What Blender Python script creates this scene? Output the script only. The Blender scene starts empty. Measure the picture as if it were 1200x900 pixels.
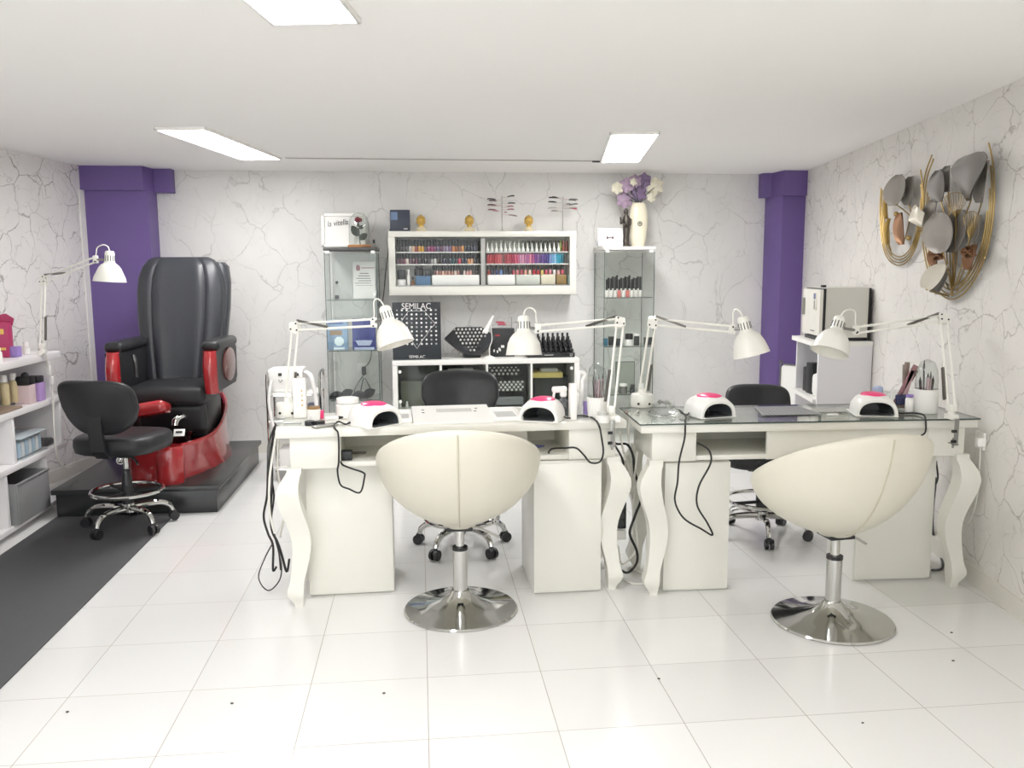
import bpy, bmesh, math, random
from mathutils import Vector as V, Matrix as M
random.seed(11)
R = math.radians
scene = bpy.context.scene
COL = scene.collection

# ------------------------------------------------------------------ camera
T = 0.41
FPX, PITCH, YAW, ROLL, H = 997.69, .1318, .1068, -.0053, 3.5272 * T
TX, TY = 3.9977 * T, 5.8982 * T          # tile grid phase
_f = V((math.sin(YAW) * math.cos(PITCH), math.cos(YAW) * math.cos(PITCH), -math.sin(PITCH)))
_r0 = V((math.cos(YAW), -math.sin(YAW), 0)); _u0 = _r0.cross(_f)
_c, _s = math.cos(ROLL), math.sin(ROLL)
RT = _r0 * _c + _u0 * _s; UP = _u0 * _c - _r0 * _s; FW = _f
CP = V((0, 0, H))
def ray(u, v): return RT * ((u - 600) / FPX) - UP * ((v - 450) / FPX) + FW
def HY(u, v, y): d = ray(u, v); return CP + d * (y / d.y)
def HZ(u, v, z): d = ray(u, v); return CP + d * ((z - H) / d.z)
def HX(u, v, x): d = ray(u, v); return CP + d * (x / d.x)
cam = bpy.data.cameras.new('camera'); cam.sensor_width = 36; cam.sensor_fit = 'HORIZONTAL'; cam.lens = FPX / 1200 * 36
cam.clip_start = .05
co = bpy.data.objects.new('camera', cam); COL.objects.link(co)
mm = M.Identity(4)
for i in range(3): mm[i][0], mm[i][1], mm[i][2], mm[i][3] = RT[i], UP[i], -FW[i], CP[i]
co.matrix_world = mm; scene.camera = co

# ------------------------------------------------------------------ materials
def lin(c):
    if isinstance(c, str):
        c = [int(c[i:i + 2], 16) / 255 for i in (0, 2, 4)]
        c = [x / 12.92 if x <= .04045 else ((x + .055) / 1.055) ** 2.4 for x in c]
    return (c[0], c[1], c[2], 1)
_mats = {}
def mt(name, col, rough=.5, metal=0., spec=.5, var=.06, vs=18., coat=0., bump=0., bs=60., trans=0., sheen=0.):
    if name in _mats: return _mats[name]
    m = bpy.data.materials.new(name); m.use_nodes = True; nt = m.node_tree; N = nt.nodes; L = nt.links
    b = N['Principled BSDF']; c = lin(col)
    b.inputs['Roughness'].default_value = rough; b.inputs['Metallic'].default_value = metal
    b.inputs['Specular IOR Level'].default_value = spec; b.inputs['Coat Weight'].default_value = coat
    b.inputs['Coat Roughness'].default_value = .06
    b.inputs['Transmission Weight'].default_value = trans; b.inputs['Sheen Weight'].default_value = sheen
    tc = N.new('ShaderNodeTexCoord')
    nz = N.new('ShaderNodeTexNoise'); nz.inputs['Scale'].default_value = vs; nz.inputs['Detail'].default_value = 3
    L.new(tc.outputs['Object'], nz.inputs['Vector'])
    mx = N.new('ShaderNodeMix'); mx.data_type = 'RGBA'
    mx.inputs['A'].default_value = tuple(max(0, x * (1 - var)) for x in c[:3]) + (1,)
    mx.inputs['B'].default_value = tuple(min(1, x * (1 + var)) for x in c[:3]) + (1,)
    L.new(nz.outputs['Fac'], mx.inputs['Factor']); L.new(mx.outputs['Result'], b.inputs['Base Color'])
    if bump:
        n2 = N.new('ShaderNodeTexNoise'); n2.inputs['Scale'].default_value = bs; n2.inputs['Detail'].default_value = 4
        L.new(tc.outputs['Object'], n2.inputs['Vector'])
        bp = N.new('ShaderNodeBump'); bp.inputs['Strength'].default_value = bump; bp.inputs['Distance'].default_value = .004
        L.new(n2.outputs['Fac'], bp.inputs['Height']); L.new(bp.outputs['Normal'], b.inputs['Normal'])
    _mats[name] = m; return m
def glass(name, tint=(.93, .95, .94), refl=1.0, rough=.02):
    if name in _mats: return _mats[name]
    m = bpy.data.materials.new(name); m.use_nodes = True; nt = m.node_tree; N = nt.nodes; L = nt.links
    N.remove(N['Principled BSDF']); out = N['Material Output']
    tr = N.new('ShaderNodeBsdfTransparent'); tr.inputs['Color'].default_value = (*tint, 1)
    gl = N.new('ShaderNodeBsdfGlossy'); gl.inputs['Roughness'].default_value = rough
    fr = N.new('ShaderNodeLayerWeight'); fr.inputs['Blend'].default_value = .5
    pw = N.new('ShaderNodeMath'); pw.operation = 'POWER'; pw.inputs[1].default_value = 4.5; L.new(fr.outputs['Facing'], pw.inputs[0])
    ma = N.new('ShaderNodeMath'); ma.operation = 'MULTIPLY_ADD'; ma.inputs[1].default_value = .85 * refl; ma.inputs[2].default_value = .03 * refl
    mx = N.new('ShaderNodeMixShader')
    L.new(pw.outputs[0], ma.inputs[0]); L.new(ma.outputs[0], mx.inputs[0])
    L.new(tr.outputs[0], mx.inputs[1]); L.new(gl.outputs[0], mx.inputs[2]); L.new(mx.outputs[0], out.inputs['Surface'])
    _mats[name] = m; return m
def emit(name, col, st):
    m = bpy.data.materials.new(name); m.use_nodes = True; N = m.node_tree.nodes; N.remove(N['Principled BSDF'])
    e = N.new('ShaderNodeEmission'); e.inputs['Color'].default_value = lin(col); e.inputs['Strength'].default_value = st
    m.node_tree.links.new(e.outputs[0], N['Material Output'].inputs['Surface']); return m

def tile_mat():
    m = bpy.data.materials.new('glossy white tile'); m.use_nodes = True; nt = m.node_tree; N = nt.nodes; L = nt.links
    b = N['Principled BSDF']
    g = N.new('ShaderNodeNewGeometry'); sp = N.new('ShaderNodeSeparateXYZ'); L.new(g.outputs['Position'], sp.inputs[0])
    masks = []; cells = []
    for ax, ph in (('X', TX), ('Y', TY)):
        a = N.new('ShaderNodeMath'); a.operation = 'ADD'; a.inputs[1].default_value = ph + 40 * T; L.new(sp.outputs[ax], a.inputs[0])
        d = N.new('ShaderNodeMath'); d.operation = 'DIVIDE'; d.inputs[1].default_value = T; L.new(a.outputs[0], d.inputs[0])
        fr = N.new('ShaderNodeMath'); fr.operation = 'FRACT'; L.new(d.outputs[0], fr.inputs[0])
        fl = N.new('ShaderNodeMath'); fl.operation = 'FLOOR'; L.new(d.outputs[0], fl.inputs[0]); cells.append(fl)
        s = N.new('ShaderNodeMath'); s.operation = 'SUBTRACT'; s.inputs[1].default_value = .5; L.new(fr.outputs[0], s.inputs[0])
        ab = N.new('ShaderNodeMath'); ab.operation = 'ABSOLUTE'; L.new(s.outputs[0], ab.inputs[0])
        gt = N.new('ShaderNodeMath'); gt.operation = 'GREATER_THAN'; gt.inputs[1].default_value = .5 - (.0033 if ax == 'X' else .0026)
        L.new(ab.outputs[0], gt.inputs[0]); masks.append(gt)
    mxm = N.new('ShaderNodeMath'); mxm.operation = 'MAXIMUM'; L.new(masks[0].outputs[0], mxm.inputs[0]); L.new(masks[1].outputs[0], mxm.inputs[1])
    cb = N.new('ShaderNodeCombineXYZ'); L.new(cells[0].outputs[0], cb.inputs[0]); L.new(cells[1].outputs[0], cb.inputs[1])
    wn = N.new('ShaderNodeTexWhiteNoise'); L.new(cb.outputs[0], wn.inputs['Vector'])
    tv = N.new('ShaderNodeMix'); tv.data_type = 'RGBA'; tv.inputs['A'].default_value = lin('dddddc'); tv.inputs['B'].default_value = lin('e3e3e2')
    L.new(wn.outputs['Value'], tv.inputs['Factor'])
    # some joints are dirtier than others
    nz = N.new('ShaderNodeTexNoise'); nz.inputs['Scale'].default_value = 2.3; L.new(g.outputs['Position'], nz.inputs['Vector'])
    gr = N.new('ShaderNodeMix'); gr.data_type = 'RGBA'; gr.inputs['A'].default_value = lin('7e776c'); gr.inputs['B'].default_value = lin('b8b2a8')
    L.new(nz.outputs['Fac'], gr.inputs['Factor'])
    mx = N.new('ShaderNodeMix'); mx.data_type = 'RGBA'; L.new(mxm.outputs[0], mx.inputs['Factor'])
    L.new(tv.outputs['Result'], mx.inputs['A']); L.new(gr.outputs['Result'], mx.inputs['B']); L.new(mx.outputs['Result'], b.inputs['Base Color'])
    rr = N.new('ShaderNodeMath'); rr.operation = 'MULTIPLY_ADD'; rr.inputs[1].default_value = .5; rr.inputs[2].default_value = .13
    L.new(mxm.outputs[0], rr.inputs[0]); L.new(rr.outputs[0], b.inputs['Roughness'])
    b.inputs['Specular IOR Level'].default_value = .5
    return m
def crack_mat(name, base, line, scale, width, strength, stretch=(1, 1, 1), rot=0., offs=(0, 0, 0), seed=0.):
    m = bpy.data.materials.new(name); m.use_nodes = True; nt = m.node_tree; N = nt.nodes; L = nt.links
    b = N['Principled BSDF']; b.inputs['Roughness'].default_value = .55; b.inputs['Specular IOR Level'].default_value = .3
    g = N.new('ShaderNodeNewGeometry')
    mp = N.new('ShaderNodeMapping'); mp.inputs['Scale'].default_value = stretch; mp.inputs['Rotation'].default_value = (0, rot, 0); mp.inputs['Location'].default_value = offs
    L.new(g.outputs['Position'], mp.inputs[0])
    def warp(src, sc, amt, det=3):
        nz = N.new('ShaderNodeTexNoise'); nz.inputs['Scale'].default_value = sc; nz.inputs['Detail'].default_value = det
        L.new(src, nz.inputs['Vector'])
        s = N.new('ShaderNodeVectorMath'); s.operation = 'SUBTRACT'; s.inputs[1].default_value = (.5, .5, .5); L.new(nz.outputs['Color'], s.inputs[0])
        k = N.new('ShaderNodeVectorMath'); k.operation = 'SCALE'; k.inputs['Scale'].default_value = amt; L.new(s.outputs[0], k.inputs[0])
        a = N.new('ShaderNodeVectorMath'); a.operation = 'ADD'; L.new(src, a.inputs[0]); L.new(k.outputs[0], a.inputs[1]); return a.outputs[0]
    w = warp(warp(mp.outputs[0], 2.2, .35, 2), 14, .06, 3)
    fac = None
    for sc, wd, st in ((scale, width, strength), (scale * 2.1, width * 1.1, strength * .45)):
        vo = N.new('ShaderNodeTexVoronoi'); vo.feature = 'DISTANCE_TO_EDGE'; vo.inputs['Scale'].default_value = sc; vo.inputs['Randomness'].default_value = 1
        L.new(w, vo.inputs['Vector'])
        mr = N.new('ShaderNodeMapRange'); mr.inputs['From Min'].default_value = 0; mr.inputs['From Max'].default_value = wd; mr.inputs['To Min'].default_value = st; mr.inputs['To Max'].default_value = 0
        L.new(vo.outputs['Distance'], mr.inputs['Value'])
        nz = N.new('ShaderNodeTexNoise'); nz.inputs['Scale'].default_value = sc * .9; nz.inputs['Detail'].default_value = 2; L.new(w, nz.inputs['Vector'])
        m2 = N.new('ShaderNodeMapRange'); m2.inputs['From Min'].default_value = .36 if st == strength else .44; m2.inputs['From Max'].default_value = .54; L.new(nz.outputs['Fac'], m2.inputs['Value'])
        mu = N.new('ShaderNodeMath'); mu.operation = 'MULTIPLY'; L.new(mr.outputs[0], mu.inputs[0]); L.new(m2.outputs[0], mu.inputs[1])
        if fac is None: fac = mu.outputs[0]
        else:
            ad = N.new('ShaderNodeMath'); ad.operation = 'MAXIMUM'; L.new(fac, ad.inputs[0]); L.new(mu.outputs[0], ad.inputs[1]); fac = ad.outputs[0]
    cl = N.new('ShaderNodeTexNoise'); cl.inputs['Scale'].default_value = 3.5; cl.inputs['Detail'].default_value = 6; L.new(mp.outputs[0], cl.inputs['Vector'])
    c = lin(base)
    bm_ = N.new('ShaderNodeMix'); bm_.data_type = 'RGBA'
    bm_.inputs['A'].default_value = tuple(x * .88 for x in c[:3]) + (1,); bm_.inputs['B'].default_value = tuple(min(1, x * 1.08) for x in c[:3]) + (1,)
    L.new(cl.outputs['Fac'], bm_.inputs['Factor'])
    mx = N.new('ShaderNodeMix'); mx.data_type = 'RGBA'; mx.inputs['B'].default_value = lin(line)
    L.new(fac, mx.inputs['Factor']); L.new(bm_.outputs['Result'], mx.inputs['A']); L.new(mx.outputs['Result'], b.inputs['Base Color'])
    return m

WHITE = mt('white lacquer', 'dfded6', .28, coat=.2, var=.015)
WHITE2 = mt('white laminate', 'e9e8e4', .4, var=.015)
LAMPW = mt('white enamel', 'ebeae3', .3, coat=.3, var=.01)
PLW = mt('white plastic', 'f0efec', .3, var=.015)
CREAM = mt('cream leatherette', 'd8d4c6', .42, bump=.15, bs=220, var=.02)
SEAM = mt('seam thread', 'c3beab', .6)
CHROME = mt('chrome', 'c9c9c6', .08, metal=1, var=.02)
STEEL = mt('brushed steel', '9a9a97', .3, metal=1, var=.03)
BLK = mt('black leatherette', '28292b', .4, spec=.35, bump=.2, bs=160, var=.08)
BLKP = mt('black plastic', '222325', .4, var=.05)
GREYL = mt('charcoal leather', '34363b', .36, bump=.25, bs=140, var=.08)
CABLE_B = mt('black cable', '1c1c1d', .5)
CABLE_W = mt('white cable', 'dcdad3', .5)
DARK = mt('dark grey', '3b3d3e', .5)
PINK = mt('hot pink plastic', 'ee3f7f', .3, var=.03)
RED = mt('red gelcoat', 'a5262b', .14, coat=.8, var=.12, vs=5)
GOLD = mt('gold metal', 'b39a66', .34, metal=1, var=.08)
GOLDP = mt('gold paint', 'd2ac58', .3, metal=.35, var=.12)
CLEAR = glass('clear acrylic', (.98, .985, .983), .45)
DOMEG = glass('dome glass', (.95, .96, .955), 1.2)
CABG = glass('cabinet glass', (.978, .988, .981), .7)
EDGE = mt('glass edge', '4d5a55', .2)
TINT = glass('smoked glass', (.42, .45, .44), .8)
PURPLE = mt('purple paint', '6a5590', .5, var=.04, vs=6)

# ------------------------------------------------------------------ geometry collector
def frame(o, x, y, z): 
    m = M.Identity(4)
    for i in range(3): m[i][0], m[i][1], m[i][2], m[i][3] = x[i], y[i], z[i], o[i]
    return m
def catmull(p, sub):
    p = [V(q) for q in p]
    if sub <= 1 or len(p) < 3: return p
    o = []
    for i in range(len(p) - 1):
        a, b, c, d = p[max(i - 1, 0)], p[i], p[i + 1], p[min(i + 2, len(p) - 1)]
        for k in range(sub):
            t = k / sub
            o.append(.5 * ((2 * b) + (c - a) * t + (2 * a - 5 * b + 4 * c - d) * t * t + (3 * b - a - 3 * c + d) * t ** 3))
    return o + [p[-1]]
class G:
    def __init__(s, mat): s.v = []; s.f = []; s.mi = []; s.mats = [mat]; s.c = 0; s.X = M.Identity(4)
    def use(s, mat):
        if mat not in s.mats: s.mats.append(mat)
        s.c = s.mats.index(mat); return s
    def at(s, loc=(0, 0, 0), rz=0, rx=0, ry=0):
        s.X = M.Translation(V(loc)) @ M.Rotation(rz, 4, 'Z') @ M.Rotation(ry, 4, 'Y') @ M.Rotation(rx, 4, 'X'); return s
    def add(s, vs, fs):
        n = len(s.v); s.v += [s.X @ V(q) for q in vs]; s.f += [tuple(i + n for i in f) for f in fs]; s.mi += [s.c] * len(fs); return s
    def box(s, c, d, b=0, rot=None, seg=2):
        bm = bmesh.new(); bmesh.ops.create_cube(bm, size=1)
        for q in bm.verts: q.co = V((q.co.x * d[0], q.co.y * d[1], q.co.z * d[2]))
        if b: bmesh.ops.bevel(bm, geom=bm.edges[:], offset=min(b, min(d) * .49), segments=seg, affect='EDGES', profile=.5)
        bm.verts.index_update(); mt_ = (M.Translation(V(c)) @ rot) if rot is not None else M.Translation(V(c))
        vs = [mt_ @ q.co for q in bm.verts]; fs = [[q.index for q in f.verts] for f in bm.faces]; bm.free(); return s.add(vs, fs)
    def tube(s, pts, r, n=8, sub=1, closed=False):
        p = catmull(pts, sub); m = len(p); rs = r if isinstance(r, (list, tuple)) else None
        vs = []; fs = []; prev = None
        for i in range(m):
            if closed: t = p[(i + 1) % m] - p[i - 1]
            else: t = p[min(i + 1, m - 1)] - p[max(i - 1, 0)]
            if t.length < 1e-9: t = V((0, 0, 1))
            t.normalize()
            if prev is None: a = t.orthogonal().normalized()
            else:
                a = prev - t * prev.dot(t)
                a = a.normalized() if a.length > 1e-6 else t.orthogonal().normalized()
            prev = a; b = t.cross(a)
            q = rs[min(len(rs) - 1, int(i * len(rs) / m))] if rs and len(rs) != m else (rs[i] if rs else r)
            for k in range(n):
                an = 2 * math.pi * k / n; vs.append(p[i] + (a * math.cos(an) + b * math.sin(an)) * q)
        for i in range(m if closed else m - 1):
            j = (i + 1) % m
            for k in range(n): fs.append((i * n + k, i * n + (k + 1) % n, j * n + (k + 1) % n, j * n + k))
        if not closed: fs += [tuple(range(n))[::-1], tuple((m - 1) * n + k for k in range(n))]
        return s.add(vs, fs)
    def cyl(s, a, b, r, r2=None, n=20): return s.tube([a, b], [r, r if r2 is None else r2], n)
    def lathe(s, prof, c=(0, 0, 0), n=32, axis=None, sx=1, sy=1):
        A = M.Identity(4)
        if axis is not None: A = V(axis).to_track_quat('Z', 'Y').to_matrix().to_4x4()
        c = V(c); vs = []; fs = []; idx = []
        for r, z in prof:
            if r < 1e-6: idx.append([len(vs)]); vs.append(c + A @ V((0, 0, z)))
            else:
                idx.append(list(range(len(vs), len(vs) + n)))
                for k in range(n):
                    an = 2 * math.pi * k / n; vs.append(c + A @ V((r * math.cos(an) * sx, r * math.sin(an) * sy, z)))
        for a, b in zip(idx, idx[1:]):
            if len(a) == 1 and len(b) == 1: continue
            for k in range(n):
                k2 = (k + 1) % n
                if len(a) == 1: fs.append((a[0], b[k2], b[k]))
                elif len(b) == 1: fs.append((a[k], a[k2], b[0]))
                else: fs.append((a[k], a[k2], b[k2], b[k]))
        return s.add(vs, fs)
    def loft(s, rings, cap=True, closed=False):
        n = len(rings[0]); vs = [q for r in rings for q in r]; fs = []
        m = len(rings)
        for i in range(m if closed else m - 1):
            j = (i + 1) % m
            for k in range(n): fs.append((i * n + k, i * n + (k + 1) % n, j * n + (k + 1) % n, j * n + k))
        if cap and not closed: fs += [tuple(range(n))[::-1], tuple((m - 1) * n + k for k in range(n))]
        return s.add(vs, fs)
    def prism(s, pts, t, fr=None, b=0):
        """outline in local x,z extruded along local y by t"""
        fr = fr or M.Identity(4)
        n = len(pts); vs = [fr @ V((x, 0, z)) for x, z in pts] + [fr @ V((x, t, z)) for x, z in pts]
        fs = [tuple(range(n)), tuple(range(2 * n - 1, n - 1, -1))] + [(k, k + n, (k + 1) % n + n, (k + 1) % n) for k in range(n)]
        return s.add(vs, fs)
    def ball(s, c, r, sc=(1, 1, 1), n=16, m=10):
        c = V(c); prof = [(math.sin(math.pi * i / m) * r, -math.cos(math.pi * i / m) * r * sc[2]) for i in range(m + 1)]
        prof[0] = (0, prof[0][1]); prof[-1] = (0, prof[-1][1])
        return s.lathe(prof, c, n, None, sc[0], sc[1])
    def build(s, name, parent=None, w=False, ang=35, base=True):
        off = V((0, 0, 0)); loc = None
        if parent is not None and w: off = wloc(parent)
        elif parent is None and base:
            xs = [q.x for q in s.v]; ys = [q.y for q in s.v]; zs = [q.z for q in s.v]
            off = V(((min(xs) + max(xs)) / 2, (min(ys) + max(ys)) / 2, min(zs))); loc = off
        me = bpy.data.meshes.new(name); me.from_pydata([q - off for q in s.v], [], s.f)
        for m in s.mats: me.materials.append(m)
        for p, i in zip(me.polygons, s.mi): p.material_index = i
        bm = bmesh.new(); bm.from_mesh(me); bmesh.ops.recalc_face_normals(bm, faces=bm.faces); bm.to_mesh(me); bm.free()
        me.polygons.foreach_set('use_smooth', [True] * len(me.polygons)); me.set_sharp_from_angle(angle=R(ang)); me.update()
        o = bpy.data.objects.new(name, me); COL.objects.link(o)
        if parent is not None: o.parent = parent
        if loc is not None: o.location = loc
        return o
def wloc(o):
    q = V((0, 0, 0))
    while o is not None: q = q + o.location; o = o.parent
    return q
def tag(o, label=None, cat=None, group=None, kind=None):
    for k, x in (('label', label), ('category', cat), ('group', group), ('kind', kind)):
        if x: o[k] = x
    return o
def thing(name, label, cat, loc=(0, 0, 0), rz=0, group=None):
    o = bpy.data.objects.new(name, None); COL.objects.link(o); o.location = loc; o.rotation_euler = (0, 0, rz); o.empty_display_size = .05
    return tag(o, label, cat, group)
KIDS = {}
def copy_tree(o, parent=None):
    c = o.copy(); COL.objects.link(c)
    if parent is not None: c.parent = parent
    for ch in [q for q in scene.objects if q.parent == o]: copy_tree(ch, c)
    return c
def text_mesh(name, txt, size, depth, mat, parent, loc, rot, w=True, sx=1.0, shear=0.):
    cu = bpy.data.curves.new('t', 'FONT'); cu.body = txt; cu.size = size; cu.extrude = depth; cu.align_x = 'CENTER'; cu.align_y = 'CENTER'; cu.shear = shear
    to = bpy.data.objects.new('t', cu); COL.objects.link(to)
    dg = bpy.context.evaluated_depsgraph_get(); me = bpy.data.meshes.new_from_object(to.evaluated_get(dg))
    bpy.data.objects.remove(to); bpy.data.curves.remove(cu)
    me.name = name; me.materials.clear(); me.materials.append(mat)
    me.transform(M.Diagonal((sx, 1, 1, 1)))
    o = bpy.data.objects.new(name, me); COL.objects.link(o); o.parent = parent
    o.location = V(loc) - (wloc(parent) if w else V((0, 0, 0))); o.rotation_euler = rot
    return o
ORD = ['first', 'second', 'third', 'fourth', 'fifth', 'sixth', 'seventh', 'eighth', 'ninth', 'tenth', 'eleventh', 'twelfth', 'thirteenth', 'fourteenth', 'fifteenth',
       'sixteenth', 'seventeenth', 'eighteenth', 'nineteenth', 'twentieth', 'twenty-first', 'twenty-second', 'twenty-third', 'twenty-fourth', 'twenty-fifth', 'twenty-sixth', 'twenty-seventh', 'twenty-eighth', 'twenty-ninth', 'thirtieth']
LED_STRENGTH = 16.0
EXPOSURE = 1.05
WORLD = 1.4
# ------------------------------------------------------------------ the room
HC = 2.23; YB = 6.95; YF = -2.7
def xr(y): return 2.507 + .182 * (y - 3.416)
def xl(y): return -2.473 + .178 * (y - 6.649)
def slab(name, pts, z0, z1, mat):
    g = G(mat); n = len(pts)
    g.add([(x, y, z0) for x, y in pts] + [(x, y, z1) for x, y in pts], [tuple(range(n))[::-1], tuple(range(n, 2 * n))] + [(k, (k + 1) % n, (k + 1) % n + n, k + n) for k in range(n)])
    return tag(g.build(name, base=False), kind='structure')
WB = crack_mat('back wall marble paper', 'e0dfdd', '8f8c88', 3.3, .016, .45, (1, 1, .8), .5)
WL = crack_mat('left wall crackle paper', 'e1dedd', '6f6a66', 4.4, .024, .8, (1, 1, 1), 0.)
WR = crack_mat('right wall crackle paper', 'e4e1dd', '8a847c', 4.6, .02, .6, (1, 1, 1), 0., (3, 1, 2))
CEIL = mt('ceiling paint', 'f5f4f2', .8, var=.01, vs=2)
slab('floor', [(xl(YF) - .1, YF), (xr(YF) + .1, YF), (xr(YB) + .1, YB), (xl(YB) - .1, YB)], -.1, 0, tile_mat())
slab('ceiling', [(xl(YF) - .2, YF), (xr(YF) + .2, YF), (xr(YB) + .2, YB + .2), (xl(YB) - .2, YB + .2)], HC, HC + .1, CEIL)
slab('wall_back', [(xl(YB) - .2, YB), (xr(YB) + .2, YB), (xr(YB) + .2, YB + .12), (xl(YB) - .2, YB + .12)], -.1, HC, WB)
slab('wall_left', [(xl(YF), YF), (xl(YB), YB), (xl(YB) - .12, YB), (xl(YF) - .12, YF)], -.1, HC, WL)
slab('wall_right', [(xr(YF), YF), (xr(YF) + .12, YF), (xr(YB) + .12, YB), (xr(YB), YB)], -.1, HC, WR)
# assumed shop front behind the camera: low sill, header, piers, glazing, added for daylight
xa_, xb_ = xl(YF), xr(YF)
slab('wall_front', [(xa_ - .2, YF - .12), (xb_ + .2, YF - .12), (xb_ + .2, YF), (xa_ - .2, YF)], -.1, .12, CEIL)
slab('wall_front', [(xa_ - .2, YF - .12), (xb_ + .2, YF - .12), (xb_ + .2, YF), (xa_ - .2, YF)], 2.12, HC, CEIL)
slab('wall_front', [(xa_ - .2, YF - .12), (xa_ + .25, YF - .12), (xa_ + .25, YF), (xa_ - .2, YF)], .12, 2.12, CEIL)
slab('wall_front', [(xb_ - .25, YF - .12), (xb_ + .2, YF - .12), (xb_ + .2, YF), (xb_ - .25, YF)], .12, 2.12, CEIL)
wp = (xb_ - xa_ - .5) / 3
for i in range(3):
    x0 = xa_ + .25 + wp * i; g = G(DARK)
    for c, d in (((x0 + .025, YF - .06, 1.12), (.05, .06, 2.0)), ((x0 + wp - .025, YF - .06, 1.12), (.05, .06, 2.0)), ((x0 + wp / 2, YF - .06, .145), (wp - .1, .06, .05)), ((x0 + wp / 2, YF - .06, 2.095), (wp - .1, .06, .05))): g.box(c, d)
    fo = tag(g.build('window_%d' % (i + 1)), kind='structure')  # unseen window, added so world light reaches the room
    G(glass('added window glass', (.98, .99, .985), .6)).box((x0 + wp / 2, YF - .06, 1.12), (wp - .1, .006, 1.9)).build('pane', fo, w=True)
SK = mt('skirting tile', 'dedbd3', .3, var=.03)
slab('baseboard_right', [(xr(YF) - .012, YF), (xr(YF), YF), (xr(YB), YB), (xr(YB) - .012, YB)], 0, .085, SK)
slab('baseboard_back', [(xl(YB), YB - .012), (xr(YB), YB - .012), (xr(YB), YB), (xl(YB), YB)], 0, .085, SK)
slab('baseboard_left', [(xl(YF), YF), (xl(YF) + .012, YF), (xl(YB) + .012, YB), (xl(YB), YB)], 0, .085, SK)
# purple boxed columns in the two back corners, each with a wider capital and a short beam stub
Z1 = 2.055
slab('trim_1', [(xl(6.72), 6.72), (-2.0, 6.72), (-2.0, YB), (xl(YB), YB)], 0, Z1, PURPLE)
slab('trim_2', [(xl(6.69), 6.69), (-2.02, 6.69), (-1.99, 6.86), (-1.86, 6.86), (-1.86, YB), (xl(YB), YB)], Z1, HC, PURPLE)
slab('trim_3', [(2.915, 6.70), (xr(6.70), 6.70), (xr(YB), YB), (2.87, YB), (2.87, 6.80)], 0, Z1 - .02, PURPLE)
slab('trim_4', [(2.81, 6.87), (2.885, 6.85), (2.90, 6.66), (xr(6.66), 6.66), (xr(YB), YB), (2.81, YB)], Z1 - .02, HC, PURPLE)
TR = mt('corner strip', 'e4e2df', .5)
slab('trim_5', [(xl(6.66), 6.66), (xl(6.66) + .01, 6.66), (xl(6.72) + .012, 6.719), (xl(6.72), 6.719)], 0, Z1, TR)

# ------------------------------------------------------------------ ceiling lights
LED = emit('led diffuser', 'fefdfc', LED_STRENGTH)
def panel(label, cx, cy, group='recessed led ceiling panels'):
    o = thing('ceiling_light', label, 'light', (cx, cy, HC - .014), R(-9.5), group)
    g = G(PLW)
    for sx in (-1, 1): g.box((sx * .137, 0, .005), (.012, 1.27, .018), .002)
    for sy in (-1, 1): g.box((0, sy * .629, .005), (.286, .012, .018), .002)
    g.build('frame', o)
    G(LED).box((0, 0, .006), (.262, 1.246, .008)).build('diffuser', o)
panel('long bright ceiling panel above the black massage chair side', -1.17, 5.54)
panel('short looking bright ceiling panel above the vase and glass cabinet', 1.34, 5.51)
panel('bright ceiling panel cut off by the top edge of the picture', -.41, 2.21)
panel('added unseen ceiling panel behind the camera on the red chair side', -1.6, -1.0)  # assumed panel out of view, added for more room light
panel('added unseen ceiling panel behind the camera on the wall art side', .95, -1.2)  # second assumed panel, likewise added to brighten the room
a, b = HZ(325, 184, HC), HZ(704, 188, HC)
g = G(mt('grey conduit', 'b9b6b0', .6)); g.tube([(a.x + .05, 6.15, HC - .004), (b.x - .01, 6.17, HC - .004)], .004, 6); g.use(DARK).box((b.x - .03, 6.17, HC - .008), (.06, .012, .01), .002)
tag(g.build('ceiling_cable'), 'thin cable running along the ceiling between the two far light panels', 'cable')

# ------------------------------------------------------------------ floor mat and platform
g = G(mt('charcoal rubber mat', '4b4c4e', .6, bump=.2, bs=300, var=.05)); g.box((-1.835, 3.32, .004), (.69, 3.74, .008), .002)
tag(g.build('floor_mat'), 'long charcoal rubber mat on the tiles in front of the platform', 'mat')
PLAT = mt('black laminate', '2e3030', .25, var=.1, vs=6)
p = thing('platform', 'low black wooden platform carrying the red pedicure chair', 'platform', (-1.72, 5.9, 0))
G(PLAT).box((-1.715, 5.885, .07), (.93, 1.36, .14), .003).build('riser', p, w=True)
G(PLAT).box((-1.715, 5.885, .156), (.97, 1.41, .03), .006).build('deck', p, w=True)

# ------------------------------------------------------------------ pedicure massage chair
PX_, PY_, PZ = -1.62, 5.85, .171
sp = thing('pedicure_chair', 'black leather massage chair with a glossy red foot basin', 'pedicure chair', (PX_, PY_, PZ))
def sq(a, n, w, d, e=3.):
    c, s_ = math.cos(a), math.sin(a); return (w * math.copysign(abs(c) ** (2 / e), c), d * math.copysign(abs(s_) ** (2 / e), s_))
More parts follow.
